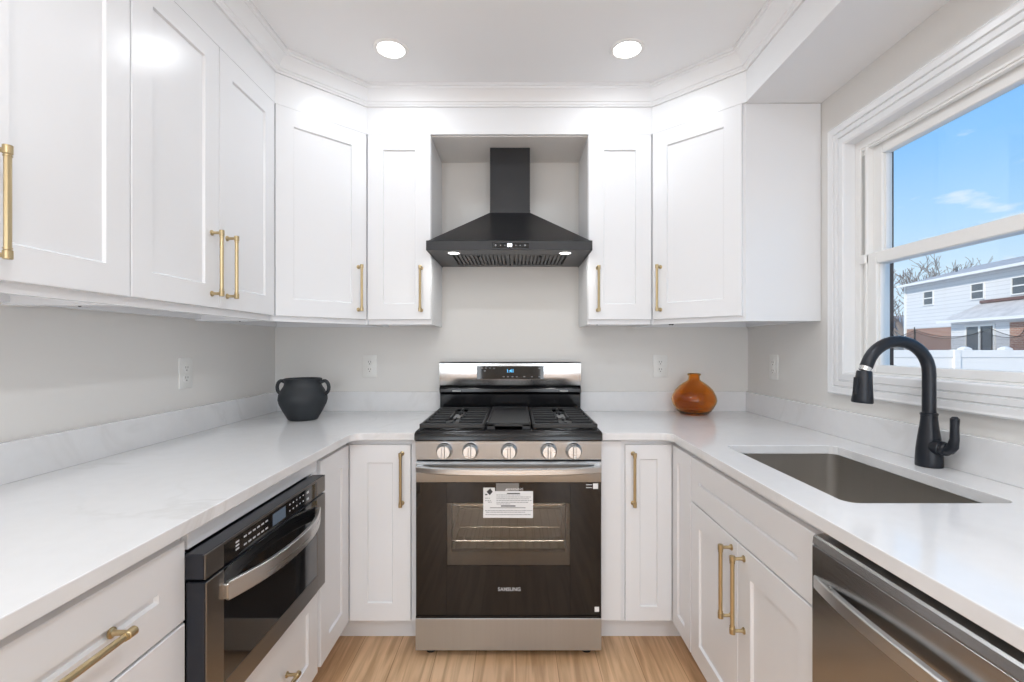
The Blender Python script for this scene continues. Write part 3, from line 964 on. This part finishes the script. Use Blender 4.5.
text_mesh('SAMSUNG', .0205, 'brand_lettering', M['mark'], door, Matrix.Translation((xpx(509.3), -.0016, zpy(589.2))) @ FRONT, .0003, .0002)
MB().box(xpx(593), xpx(598), -.0016, -.001, zpy(488.8), zpy(483.3)).build('corner_sticker', M['sticker'], door)
MB().box(xpx(594.6), xpx(599), -.0016, -.001, zpy(611.6), zpy(606.6)).build('corner_sticker', M['sticker'], door)
mb = MB()
for py in (484.6, 487.5): line(586, 592.2, py, .8)
mb.bm.transform(Matrix.Translation((0, .0006, 0)))
mb.build('corner_print', M['mark'], door)
# bottom drawer, feet
mb = MB()
mb.prism_axis([(-.004, .032), (-.004, .1598), (-.003, .161), (.04, .161), (.04, .030), (-.002, .030)], -HWD - .001, HWD + .001)
mb.build('drawer', M['steel'], rg)
for x in (-.325, .325):
    for y in (.05, .60):
        MB().lathe([(0, 0), (.020, 0), (.020, .010), (.012, .014), (.012, .034), (0, .034)], 18, (x, y, 0)).build('foot', M['rubber'], rg)
# control panel
mb = MB()
mb.prism_axis([(-.003, .810), (-.006, .812), (-.0125, .886), (-.009, .8895), (.05, .8895), (.05, .810)], -HWD, HWD)
cp = mb.build('control_panel', M['steel'], rg, ang=12)
for px in (444.2, 470.2, 509.2, 549, 574):
    x = xpx(px) * .99
    y0 = -.010; z0 = .847
    mb = MB()
    mb.lathe([(0, 0), (.0325, 0), (.0335, -.004), (.031, -.009), (.0285, -.011), (.0275, -.030), (.025, -.034), (0, -.034)], 32, (x, y0, z0), 'y')
    mb.box(x - .0065, x + .0065, y0 - .043, y0 - .030, z0 - .026, z0 + .026, .003)
    kb = mb.build('knob', M['steelh'], rg)
# cooktop
mb = MB()
cx = .3805
mb.loft([[(-cx + e_ * 1, -.024 + y_, z_), (cx - e_, -.024 + y_, z_), (cx - e_, .60, z_), (-cx + e_, .60, z_)] for e_, y_, z_ in
         ((.004, .006, .889), (0, 0, .894), (0, .002, .918), (.004, .008, .928), (.012, .016, .931), (.03, .045, .931), (.038, .055, .922), (.05, .07, .9215))])
ck = mb.build('cooktop', M['enamel'], rg, ang=40)
def burner(x, y, rr):
    mb = MB().lathe([(0, 0), (rr * 1.15, 0), (rr * 1.15, .003), (rr * .95, .006), (rr * .9, .016), (0, .016)], 30, (x, y, .9218))
    b_ = mb.build('burner', M['track'], rg)
    MB().lathe([(0, .0165), (rr * .78, .0165), (rr * .82, .019), (rr * .8, .0225), (rr * .7, .024), (0, .024)], 30, (x, y, .9218)).build('burner_cap', M['iron'], b_)
for x, y, rr in ((-.245, .125, .048), (-.245, .43, .038), (.245, .125, .052), (.245, .43, .036), (0, .28, .045)):
    burner(x, y, rr)
def grate(x0, x1, y0, y1, bx):
    mb = MB(); z0, z1 = .941, .955
    wv = .0055
    mb.box(x0, x1, y0, y0 + .016, .935, z1, .004).box(x0, x1, y1 - .012, y1, z0, z1, .003)
    mb.box(x0, x0 + .012, y0, y1, z0, z1, .003).box(x1 - .012, x1, y0, y1, z0, z1, .003)
    n_ = 6
    for i in range(1, n_ + 1):
        y = y0 + (y1 - y0) * i / (n_ + 1)
        gap = .028
        mb.box(x0 + .01, bx - gap, y - wv, y + wv, z0 + .001, z1, .0025).box(bx + gap, x1 - .01, y - wv, y + wv, z0 + .001, z1, .0025)
    mb.box(bx - .030, bx - .020, y0 + .19, y1 - .19, z0, z1, .002).box(bx + .020, bx + .030, y0 + .19, y1 - .19, z0, z1, .002)
    for by in (.125, .43):
        mb.box(bx - wv, bx + wv, by - .075, by - .022, z0, z1, .002).box(bx - wv, bx + wv, by + .022, by + .075, z0, z1, .002)
    for x in (x0 + .008, x1 - .008):
        for y in (y0 + .01, y1 - .01):
            mb.cyl((x, y, .9225), (x, y, z0 + .004), .0075, seg=10)
    return mb.build('grate', M['iron'], rg)
grate(-.366, -.098, .006, .555, -.24)
grate(.098, .366, .006, .555, .24)
mb = MB()
gx = .092
mb.box(-gx, gx, .025, .545, .947, .953, .002)
mb.box(-gx, -gx + .008, .025, .545, .951, .959, .002).box(gx - .008, gx, .025, .545, .951, .959, .002).box(-gx, gx, .537, .545, .951, .959, .002).box(-gx, gx, .025, .032, .950, .9555, .002)
mb.box(-gx, -.055, .02, .034, .9225, .952, .003).box(.055, gx, .02, .034, .9225, .952, .003).box(-gx, gx, .02, .034, .940, .952, .003)
mb.box(-gx, -gx + .012, .50, .54, .9225, .95, .002).box(gx - .012, gx, .50, .54, .9225, .95, .002)
mb.build('griddle', M['iron'], rg)
# backguard
BW = .3755
mb = MB()
mb.prism_axis([(.615, .90), (.612, 1.015), (.608, 1.02), (.590, 1.026), (.585, 1.032), (.585, 1.048), (.592, 1.058), (.612, 1.068), (.67, 1.068), (.67, .90)], -BW, BW)
bgd = mb.build('backguard', M['enamel'], rg, ang=30)
for x in (-.285, .285):
    MB().box(x - .022, x + .022, .5835, .586, 1.033, 1.040, .0006).build('vent_clip', M['track'], bgd)
mb = MB()
mb.prism_axis([(.592, 1.066), (.590, 1.072), (.593, 1.183), (.600, 1.190), (.67, 1.190), (.67, 1.066)], -BW - .001, BW + .001)
cpn = mb.build('display_panel', M['steelp'], rg)
tilt = math.atan2(.003, .111)
def on_panel(x, z, out=.001):
    f = (z - 1.072) / .111
    return Vector((x, .590 + .003 * f - out, z))
mb = MB()
a0, a1 = on_panel(0, 1.100, .0015), on_panel(0, 1.169, .0015)
mb.prism_axis([(a0.y, a0.z), (a1.y, a1.z), (a1.y + .004, a1.z), (a0.y + .004, a0.z)], -.178, .178)
ds = mb.build('display', M['glassblk'], cpn)
TM = Matrix.Translation(on_panel(.0, 1.142, .002)) @ Matrix.Rotation(-tilt, 4, 'X') @ FRONT
text_mesh('1:41', .024, 'clock_digits', M['digit'], cpn, TM, .0004, .0004)
for x, z in ((-.15, 1.158), (-.13, 1.158), (-.108, 1.158), (-.085, 1.157), (-.135, 1.143), (-.035, 1.112), (-.012, 1.112), (.012, 1.112), (.035, 1.112), (.075, 1.112), (.115, 1.112), (.155, 1.112), (.155, 1.157)):
    q = on_panel(x, z, .002)
    MB().box(x - .005, x + .005, q.y - .0002, q.y + .0006, z - .0016, z + .0016).build('key_legend', M['inkgrey'], cpn)

# ------------------------------------------------------------------ hood
hy = YB - .001
HX = -.031
hd_ = thing('range_hood', 'black pyramid range hood with chimney, hanging in the recess over the range', 'range hood', (HX, hy, 1.711))
mb = MB()
hw, hf = .381, 2.205          # rim half width, front y
zr0, zr1 = 1.7135, 1.757
mb.box(-hw, hw, hf, hf + .004, zr0, zr1, .0012).box(-hw, -hw + .004, hf + .004, hy, zr0, zr1).box(hw - .004, hw, hf + .004, hy, zr0, zr1)
def rect(x, y0, y1, z): return [(-x, y0, z), (x, y0, z), (x, y1, z), (-x, y1, z)]
mb.loft([rect(hw, hf, hy, zr1), rect(hw - .010, hf + .012, hy, zr1 + .004), rect(.104, 2.484, hy, 1.962), rect(.104, 2.484, hy, 1.975)])
mb.bm.transform(Matrix.Translation((HX, 0, 0)))
mb.build('canopy', M['hood'], hd_, world=True, ang=20)
mb = MB()
mb.box(HX - .103, HX + .103, 2.486, hy, 1.960, 2.298, .001)
mb.build('chimney', M['hood'], hd_, world=True)
# underside: frame, sloping filters, lamps
mb = MB()
mb.box(HX - hw + .004, HX + hw - .004, hf + .004, 2.335, zr0 + .004, zr0 + .010)
mb.box(HX - hw + .004, HX + hw - .004, 2.635, hy, zr0 + .004, zr0 + .010)
mb.box(HX - hw + .004, HX - .295, 2.335, 2.635, zr0 + .004, zr0 + .010).box(HX + .295, HX + hw - .004, 2.335, 2.635, zr0 + .004, zr0 + .010)
mb.build('underside', M['hood_in'], hd_, world=True)
for sgn in (-1, 1):
    mb = MB()
    xa, xb = (HX + .003, HX + .295) if sgn > 0 else (HX - .295, HX - .003)
    mb.box(xa, xb, 2.335, 2.635, zr0 + .022, zr0 + .026)
    mb.box(xa, xb, 2.335, 2.350, zr0 + .003, zr0 + .022).box(xa, xb, 2.620, 2.635, zr0 + .003, zr0 + .022).box(xa, xa + .014, 2.35, 2.62, zr0 + .003, zr0 + .022).box(xb - .014, xb, 2.35, 2.62, zr0 + .003, zr0 + .022)
    n_ = 13
    for i in range(n_):
        x = xa + .02 + (xb - xa - .04) * (i + .5) / n_
        mb.box(x - .0065, x + .0065, 2.35, 2.62, zr0 + .005, zr0 + .012, .001)
    ft = mb.build('baffle_filter', M['hood_in'], hd_, world=True)
    cxk = (xa + xb) / 2
    MB().tube([(cxk - .004, 2.36, zr0 + .004), (cxk, 2.36, zr0 - .006), (cxk + .004, 2.36, zr0 + .004)], .003, 8).build('filter_knob', M['blackmetal'], ft, world=True)
for sgn in (-1, 1):
    lx, lyy = HX + sgn * .264, 2.284
    lm = MB().lathe([(0, -.0005), (.026, -.0005), (.026, .004), (0, .004)], 24, (lx, lyy, zr0 + .002)).build('lamp_lens', M['hoodglow'], hd_, world=True)
    MB().lathe([(.0265, -.0015), (.032, -.0005), (.032, .004), (.0265, .004), (.0265, -.0015)], 24, (lx, lyy, zr0 + .002)).build('lamp_ring', M['chrome'], lm, world=True)
    lamp('hood_lamp', (lx - HX, lyy - hy, zr0 - 1.711), .02, .5, (1, 1, .97), hd_)
cpz = 1.735
cpl = MB().box(HX - .078, HX + .090, hf - .0012, hf + .001, cpz - .0115, cpz + .0115, .0008).build('control_strip', M['enamel'], hd_, world=True)
TM = Matrix.Translation(Vector((HX + .002, hf - .002, cpz))) @ FRONT
TM = WM[cpl].inverted() @ TM
text_mesh('80', .022, 'clock_digits', M['digitw'], cpl, TM, .0004, .0014)
for x in (-.062, -.04, -.02, .030, .050, .072):
    MB().lathe([(0, -.0004), (.0028 if abs(x) < .06 else .0042, -.0004), (.0028 if abs(x) < .06 else .0042, .0008), (0, .0008)], 12, (HX + x, hf - .0014, cpz), 'y').build('touch_key', M['inkgrey'], cpl, world=True)

# ------------------------------------------------------------------ microwave drawer
MX = -.655
mw = thing('drawer_microwave', 'black stainless microwave drawer with curved handle in the left base cabinets', 'microwave', (MX, 1.336, .46), 0)
y0, y1 = 1.016, 1.655
MB().box(-1.28, BDL + .0, y0 + .034, y1 - .02, .459, .822).build('body', M['mwside'], mw, world=True)
zs = .775
mb = MB()
gl = MX - .004
mb.box(BDL + .001, MX - .003, y0, y1, zs + .003, .832, .002, mi=1)
mb.box(MX - .003, MX, y0, y0 + .066, zs + .003, .832, .0012).box(MX - .003, MX, y1 - .066, y1, zs + .003, .832, .0012)
mb.box(MX - .003, MX, y0 + .066, y1 - .066, .826, .832)
cpm = mb.build('control_panel', [M['blacksteel'], M['mwside']], mw, world=True)
MB().box(MX - .004, MX - .001, y0 + .0665, y1 - .0665, zs + .003, .8255).build('control_glass', M['mwglass'], cpm, world=True)
MB().box(MX - .0012, MX - .0006, 1.300, 1.372, .786, .818).build('display', M['disp'], cpm, world=True)
def mk(ya, yb, z, h=.004): MB().box(MX - .0012, MX - .0006, ya, yb, z - h / 2, z + h / 2).build('touch_button', M['mark'], cpm, world=True)
for i in range(3): mk(1.128, 1.142, .795 + i * .0085)
for i in range(6): mk(1.162 + i * .020, 1.174 + i * .020, .812); mk(1.162 + i * .020, 1.174 + i * .020, .793)
for i in range(5): mk(1.395 + i * .022, 1.401 + i * .022, .813); mk(1.395 + i * .022, 1.401 + i * .022, .795)
mk(1.510, 1.526, .812, .007); mk(1.510, 1.526, .792, .007)
# drawer front
mb = MB()
zb = .462
mb.box(BDL + .001, MX - .003, y0 + .004, y1, zb, zs - .004, .002, mi=1)
mb.box(MX - .003, MX, y0 + .004, y0 + .066, zb, zs - .004, .0012).box(MX - .003, MX, y1 - .066, y1, zb, zs - .004, .0012)
mb.box(MX - .003, MX, y0 + .066, y1 - .066, zb, zb + .055)
dwf = mb.build('drawer_front', [M['blacksteel'], M['mwside']], mw, world=True)
MB().box(MX - .0035, MX - .0008, y0 + .0665, y1 - .0665, zb + .0555, zs - .005).build('window_glass', M['mwglass'], dwf, world=True)
mb = MB()
pts = []
for i in range(25):
    u = -1 + 2 * i / 24
    pts.append((MX + .006 + .046 * (1 - abs(u) ** 2.2), (y0 + y1) / 2 + u * .252, .722))
mb.bar(pts, .005, .021)
mb.box(MX - .002, MX + .010, 1.336 - .258, 1.336 - .246, .705, .739, .002).box(MX - .002, MX + .010, 1.336 + .246, 1.336 + .258, .705, .739, .002)
mb.build('handle', M['steelh'], dwf, world=True)

# ------------------------------------------------------------------ dishwasher
DX = .637
dy0, dy1 = .432, 1.036
dwt = thing('dishwasher', 'dark stainless dishwasher with curved bar handle beside the sink cabinet', 'dishwasher', (DX, (dy0 + dy1) / 2, 0))
MB().box(DX + .045, XR - .04, dy0 + .005, dy1 - .005, .02, .862).build('body', M['dark'], dwt, world=True)
MB().box(DX + .07, DX + .09, dy0 + .005, dy1 - .005, 0, .10).build('toe_kick', M['dark'], dwt, world=True)
mb = MB()
mb.prism_axis([(DX + .044, .112), (DX, .112), (DX, .845), (DX + .0025, .8465), (DX + .0025, .8475), (DX, .849), (DX + .002, .864), (DX + .006, .868), (DX + .034, .871), (DX + .044, .868)], dy0, dy1, 'y')
dd = mb.build('door', M['dwsteel'], dwt, world=True)
mb = MB()
pts = []
for i in range(25):
    u = -1 + 2 * i / 24
    pts.append((DX + .004 - .030 * (1 - abs(u) ** 2.4), (dy0 + dy1) / 2 + u * .292, .770 + .010 * (1 - u * u)))
mb.bar(pts, .007, .014)
mb.build('handle', M['steelh'], dd, world=True)

# ------------------------------------------------------------------ outlets
def outlet(label, loc, rz):
    t = thing('wall_outlet', label, 'outlet', loc, rz, 'white wall outlets')
    MB().box(-.0395, .0395, -.006, 0, -.062, .062, .0025, 2).build('cover_plate', M['plastic'], t)
    for z in (-.0205, .0205):
        rc = MB().lathe([(0, -.0085), (.0165, -.0085), (.0175, -.007), (.0175, -.004), (0, -.004)], 24, (0, 0, z), 'y').build('receptacle', M['plastic'], t)
        mb = MB()
        mb.box(-.0075, -.0052, -.0089, -.0080, z - .001, z + .008).box(.0052, .0075, -.0089, -.0080, z - .001, z + .007)
        mb.lathe([(0, -.0089), (.0028, -.0089), (.0028, -.008), (0, -.008)], 12, (0, 0, z - .0085), 'y')
        mb.build('slots', M['slot'], rc)
    MB().lathe([(0, -.0072), (.003, -.0072), (.003, -.005), (0, -.005)], 12, (0, 0, 0), 'y').build('screw', M['plastic'], t)
outlet('white outlet on the left wall under the two-door cabinet', (XL, 1.957, 1.164), pi / 2)
outlet('white outlet on the back wall between the black pot and the range', (-.815, YB, 1.164), 0)
outlet('white outlet on the back wall between the range and the amber vase', (.804, YB, 1.164), 0)
outlet('white outlet on the right wall between the vase and the window', (XR, 2.415, 1.170), -pi / 2)

# ------------------------------------------------------------------ downlights
def downlight(label, x, y):
    t = thing('recessed_downlight', label, 'ceiling light', (x, y, ZC), 0, 'recessed ceiling downlights')
    MB().lathe([(.056, -.004), (.060, -.0065), (.070, -.005), (.073, 0), (.056, 0), (.056, -.004)], 40).build('trim_ring', M['vinyl'], t)
    MB().lathe([(0, -.004), (.056, -.004), (.056, -.001), (0, -.001)], 40).build('lens', M['lampglow'], t)
    lamp('downlight_lamp', (0, 0, -.007), .05, LAMP_W * .21, parent=t)
downlight('round recessed ceiling light on the left, above the corner cabinet side', -.523, 2.018)
downlight('round recessed ceiling light on the right, toward the window soffit', .465, 2.018)

# ------------------------------------------------------------------ pot
pt = thing('clay_pot', 'black clay pot with two small handles on the left countertop', 'pot', (-1.045, 2.365, CT + .0005))
prof = [(0, 0), (.062, 0), (.068, .003), (.075, .016), (.092, .045), (.108, .078), (.1135, .100), (.111, .122), (.100, .146), (.089, .163), (.085, .174), (.0855, .188), (.088, .194), (.088, .201), (.083, .203),
        (.078, .200), (.077, .19), (.079, .17), (.092, .150), (.100, .12), (.09, .06), (.06, .012), (0, .010)]
MB().lathe(prof, 48).build('body', M['pot'], pt, ang=60)
for sgn in (-1, 1):
    pts = []
    for i in range(13):
        a = radians(118 - 235 * i / 12)
        pts.append((sgn * (.105 + .022 * cos(a)), 0, .158 + .032 * sin(a)))
    pts[0] = (sgn * .082, 0, .180); pts[-1] = (sgn * .106, 0, .122)
    m_ = MB().tube(pts, .0085, 12).build('handle', M['pot'], pt)

# ------------------------------------------------------------------ amber vase
vs = thing('glass_vase', 'round amber glass bottle vase with short neck on the right countertop', 'vase', (.940, 2.545, CT + .0005))
prof = [(0, .001), (.058, 0), (.070, .004), (.092, .026), (.110, .058), (.1145, .078), (.110, .100), (.096, .128), (.076, .150), (.052, .168), (.034, .178), (.029, .186), (.028, .203), (.034, .208), (.035, .214), (.030, .217),
        (.024, .214), (.023, .200), (.024, .184), (.030, .174), (.048, .163), (.071, .146), (.091, .125), (.105, .099), (.1095, .078), (.105, .060), (.088, .030), (.066, .010), (0, .007)]
MB().lathe(prof, 56).build('body', M['amber'], vs, ang=60)

# ------------------------------------------------------------------ outdoors
GZ = -.6
o = MB().box(1.47, 80, -20, 90, GZ - .1, GZ).build('ground', M['snow'])
structure(o)

def house_frame(ox, oy, rz, name, label):
    return thing(name, label, 'house', (ox, oy, GZ), rz)
rz = math.atan2(-.991, -.134)
hs = house_frame(24.0, 29.7, rz, 'neighbour_house', 'large white sided two-storey house seen through the window')
G = -GZ   # local z = world z + .6
L_ = 24; Dp = 8.0
E, RZ_ = 4.97 + G, 6.12 + G
mb = MB()
mb.box(0, L_, 0, Dp, 2.36 + G, E)
mb.loft([[(0, 0, E), (0, Dp, E), (0, Dp / 2, RZ_ - .05)], [(L_, 0, E), (L_, Dp, E), (L_, Dp / 2, RZ_ - .05)]])
mb.build('siding_wall', M['siding'], hs)
MB().box(.02, L_ - .02, .03, Dp, 0, 2.36 + G).build('brick_wall', M['brick'], hs)
MB().box(-.06, .08, -.06, .08, 0, E).build('corner_board', M['trimw'], hs)
mb = MB()
for s_ in (0, 1):
    ya = -.35 if s_ == 0 else Dp + .35
    ym = Dp / 2
    zl = E - .02
    mb.loft([[(-.06, ya, zl), (-.06, ym, RZ_), (-.06, ym, RZ_ + .1), (-.06, ya, zl + .1)], [(L_, ya, zl), (L_, ym, RZ_), (L_, ym, RZ_ + .1), (L_, ya, zl + .1)]])
mb.build('roof', M['roofm'], hs)
mb = MB(); mb.box(-.06, L_, -.48, -.34, E - .06, E + .07)
mb.build('gutter', M['trimw'], hs)
MB().cyl((1.2, 2.0, E + .4), (1.2, 2.0, E + 1.0), .06, seg=10).build('vent_pipe', M['pane'], hs)
for (u0, u1) in ((1.65, 2.36), (5.10, 5.84), (7.45, 8.30), (10.2, 11.0)):
    z0, z1 = 3.72 + G, 4.44 + G
    mb = MB()
    mb.box(u0 - .06, u0, -.05, .02, z0 - .06, z1 + .06).box(u1, u1 + .06, -.05, .02, z0 - .06, z1 + .06).box(u0, u1, -.05, .02, z1, z1 + .06).box(u0, u1, -.05, .02, z0 - .06, z0).box(u0, u1, -.04, .02, (z0 + z1) / 2 - .03, (z0 + z1) / 2 + .03)
    f = mb.build('house_window', M['trimw'], hs)
    MB().box(u0, u1, -.012, .01, z0, z1).build('pane', M['pane'], f)
# one-storey extension
ey = -1.2
mb = MB()
mb.box(5.45, 13, ey, .02, 0, 2.50 + G)
ex = mb.build('extension_wall', M['siding'], hs)
MB().box(8.86, 13, ey - .03, ey, 0, 2.35 + G).build('brick_panel', M['brick'], ex)
mb = MB()
ez0, ez1 = 2.50 + G, 3.44 + G
ra = [(5.1, ey - .35, ez0), (13.2, ey - .35, ez0), (13.2, .0, ez0), (5.1, .0, ez0)]
rb = [(5.1, ey - .35, ez0 + .1), (13.2, ey - .35, ez0 + .1), (13.2, .0, ez0 + .1), (5.1, .0, ez0 + .1)]
rc = [(5.75, -.02, ez1), (13.2, -.02, ez1), (13.2, .0, ez1), (5.75, .0, ez1)]
mb.loft([ra, rb, rc])
xr = mb.build('extension_roof', M['snowroof'], hs)
MB().box(5.7, 13.2, -.10, .0, ez1, ez1 + .14).build('flashing', M['flash'], xr)
MB().box(5.1, 13.2, ey - .47, ey - .35, ez0 - .03, ez0 + .1).build('gutter', M['trimw'], xr)
mb = MB()
u0, u1, um = 6.47, 8.01, 7.24
z0, z1 = .35, 2.24 + G
mb.box(u0 - .08, u0, ey - .05, ey, z0, z1 + .08).box(u1, u1 + .08, ey - .05, ey, z0, z1 + .08).box(u0, u1, ey - .05, ey, z1, z1 + .08).box(um - .05, um + .05, ey - .05, ey, z0, z1)
sl = mb.build('sliding_door', M['trimw'], hs)
MB().box(u0, u1, ey - .02, ey - .005, z0, z1).build('pane', M['pane'], sl)

# small far house
sh = thing('far_cottage', 'small beige house far off, left of the white house', 'house', (37.0, 46.0, GZ), -1.6)
MB().box(-2.5, 2.5, -3, 3, 0, 3.2).build('wall', mat('beige_siding', (.62, .57, .50, 1), .8), sh)
MB().prism_axis([(-3.3, 3.1), (3.3, 3.1), (0, 4.9)], -2.8, 2.8).build('roof', M['roofm'], sh)
MB().box(-1.6, -.6, -3.03, -2.98, 1.3, 2.3).build('window', M['pane'], sh)

# vinyl fence
fn = thing('vinyl_fence', 'white vinyl privacy fence across the yard outside the window', 'fence', (9.5, 10.0, GZ))
ft = 1.205 + G
MB().box(-3.2, 9.2, -.02, .02, .05, ft - .02).build('panel', M['fence'], fn)
mb = MB(); mb.box(-3.2, 9.2, -.04, .04, ft - .15, ft, .006)
mb.build('rail', M['fence'], fn)
mb = MB(); mb.box(-3.2, 9.2, -.04, .04, .05, .2, .006)
mb.build('rail', M['fence'], fn)
for x, cap in ((-2.45, 0), (-.39, 0), (2.05, 0), (4.5, 0), (6.95, 0), (9.1, 0)):
    p = MB().box(x - .064, x + .064, -.064, .064, 0, ft + .01, .004).build('post', M['fence'], fn)
for i, x in enumerate((.07, .92)):
    t = thing('fence_post', ['capped white post behind the vinyl fence, nearer the trampoline', 'capped white post behind the vinyl fence, nearest the frame edge'][i], 'post', (9.56 + x * 1.02, 10.35, GZ), 0, 'capped white posts behind the fence')
    MB().box(-.064, .064, -.064, .064, 0, ft + .0).build('shaft', M['fence'], t)
    MB().loft([[(sx_ * a, sy_ * a, z) for sx_, sy_ in ((-1, -1), (1, -1), (1, 1), (-1, 1))] for a, z in ((.07, ft - .01), (.085, ft), (.085, ft + .03), (.045, ft + .065), (.01, ft + .075))]).build('cap', M['fence'], t)

# trampoline with safety net
tr = thing('trampoline', 'round trampoline with black safety net behind the white fence', 'trampoline', (12.05, 13.4, GZ))
RT = 1.42
mb = MB()
mb.ringloop([[((RT + .03 * cos(b_)) * cos(a), (RT + .03 * cos(b_)) * sin(a), .75 + .03 * sin(b_)) for b_ in [2 * pi * j / 8 for j in range(8)]] for a in [2 * pi * i / 40 for i in range(40)]])
mb.build('ring', M['blackmetal'], tr)
MB().lathe([(0, .74), (RT - .15, .745), (RT - .15, .755), (0, .75)], 40).build('bed', M['rubber'], tr)
NP = 6; TZ = 2.38
for i in range(NP):
    a = 2 * pi * i / NP + radians(140)
    x, y = (RT + .06) * cos(a), (RT + .06) * sin(a)
    MB().cyl((x, y, 0), (x, y, TZ + .02), .032 if i == 0 else .012, seg=10).build('pole', M['rubber'], tr)
b = MB()
rings = []
NS = 60
for z in (0, 1):
    row = []
    for k in range(NS):
        a = 2 * pi * k / NS + radians(140)
        sag = .20 * (1 - (((k % (NS // NP)) / (NS // NP)) * 2 - 1) ** 2)
        row.append(((RT + .02) * cos(a), (RT + .02) * sin(a), .78 if z == 0 else TZ - .05 - sag))
    rings.append(row)
b.loft(rings, False, False)
b.build('safety_net', M['net'], tr)
mb = MB()
top = rings[1] + [rings[1][0]]
mb.tube(top, .007, 6, cap=False)
mb.build('net_hem', M['rubber'], tr)

# bare winter tree
def bare_tree(loc, h, label, seed):
    rnd = random.Random(seed)
    t = thing('bare_tree', label, 'tree', loc)
    mb = MB(); mt = MB()
    def grow(p, d, ln, r, lvl):
        pts = [p]; rad = [r]
        n_ = 3
        for i in range(n_):
            d = (d + Vector((rnd.uniform(-.22, .22), rnd.uniform(-.22, .22), rnd.uniform(-.08, .16)))).normalized()
            p = p + d * ln / n_
            pts.append(p); rad.append(r * (1 - .4 * (i + 1) / n_))
        (mt if lvl == 0 else mb).tube(pts, [max(q, .016) for q in rad], 6 if lvl < 2 else 4)
        if lvl >= 5: return
        for i in range(5 if lvl < 2 else 4):
            q = pts[rnd.choice((1, 2, 3, 3))]
            nd = (d + Vector((rnd.uniform(-1, 1), rnd.uniform(-1, 1), rnd.uniform(-.15, .75))) * .85).normalized()
            grow(q, nd, ln * rnd.uniform(.58, .78), rad[-1] * .62, lvl + 1)
    grow(Vector((0, 0, 0)), Vector((0, 0, 1)), h * .33, h * .024, 0)
    mt.build('trunk', M['bark'], t)
    mb.build('branches', M['bark'], t)
    return t
bare_tree((33.0, 40.5, GZ), 12.5, 'bare winter tree with spreading branches at the left end of the white house', 3)
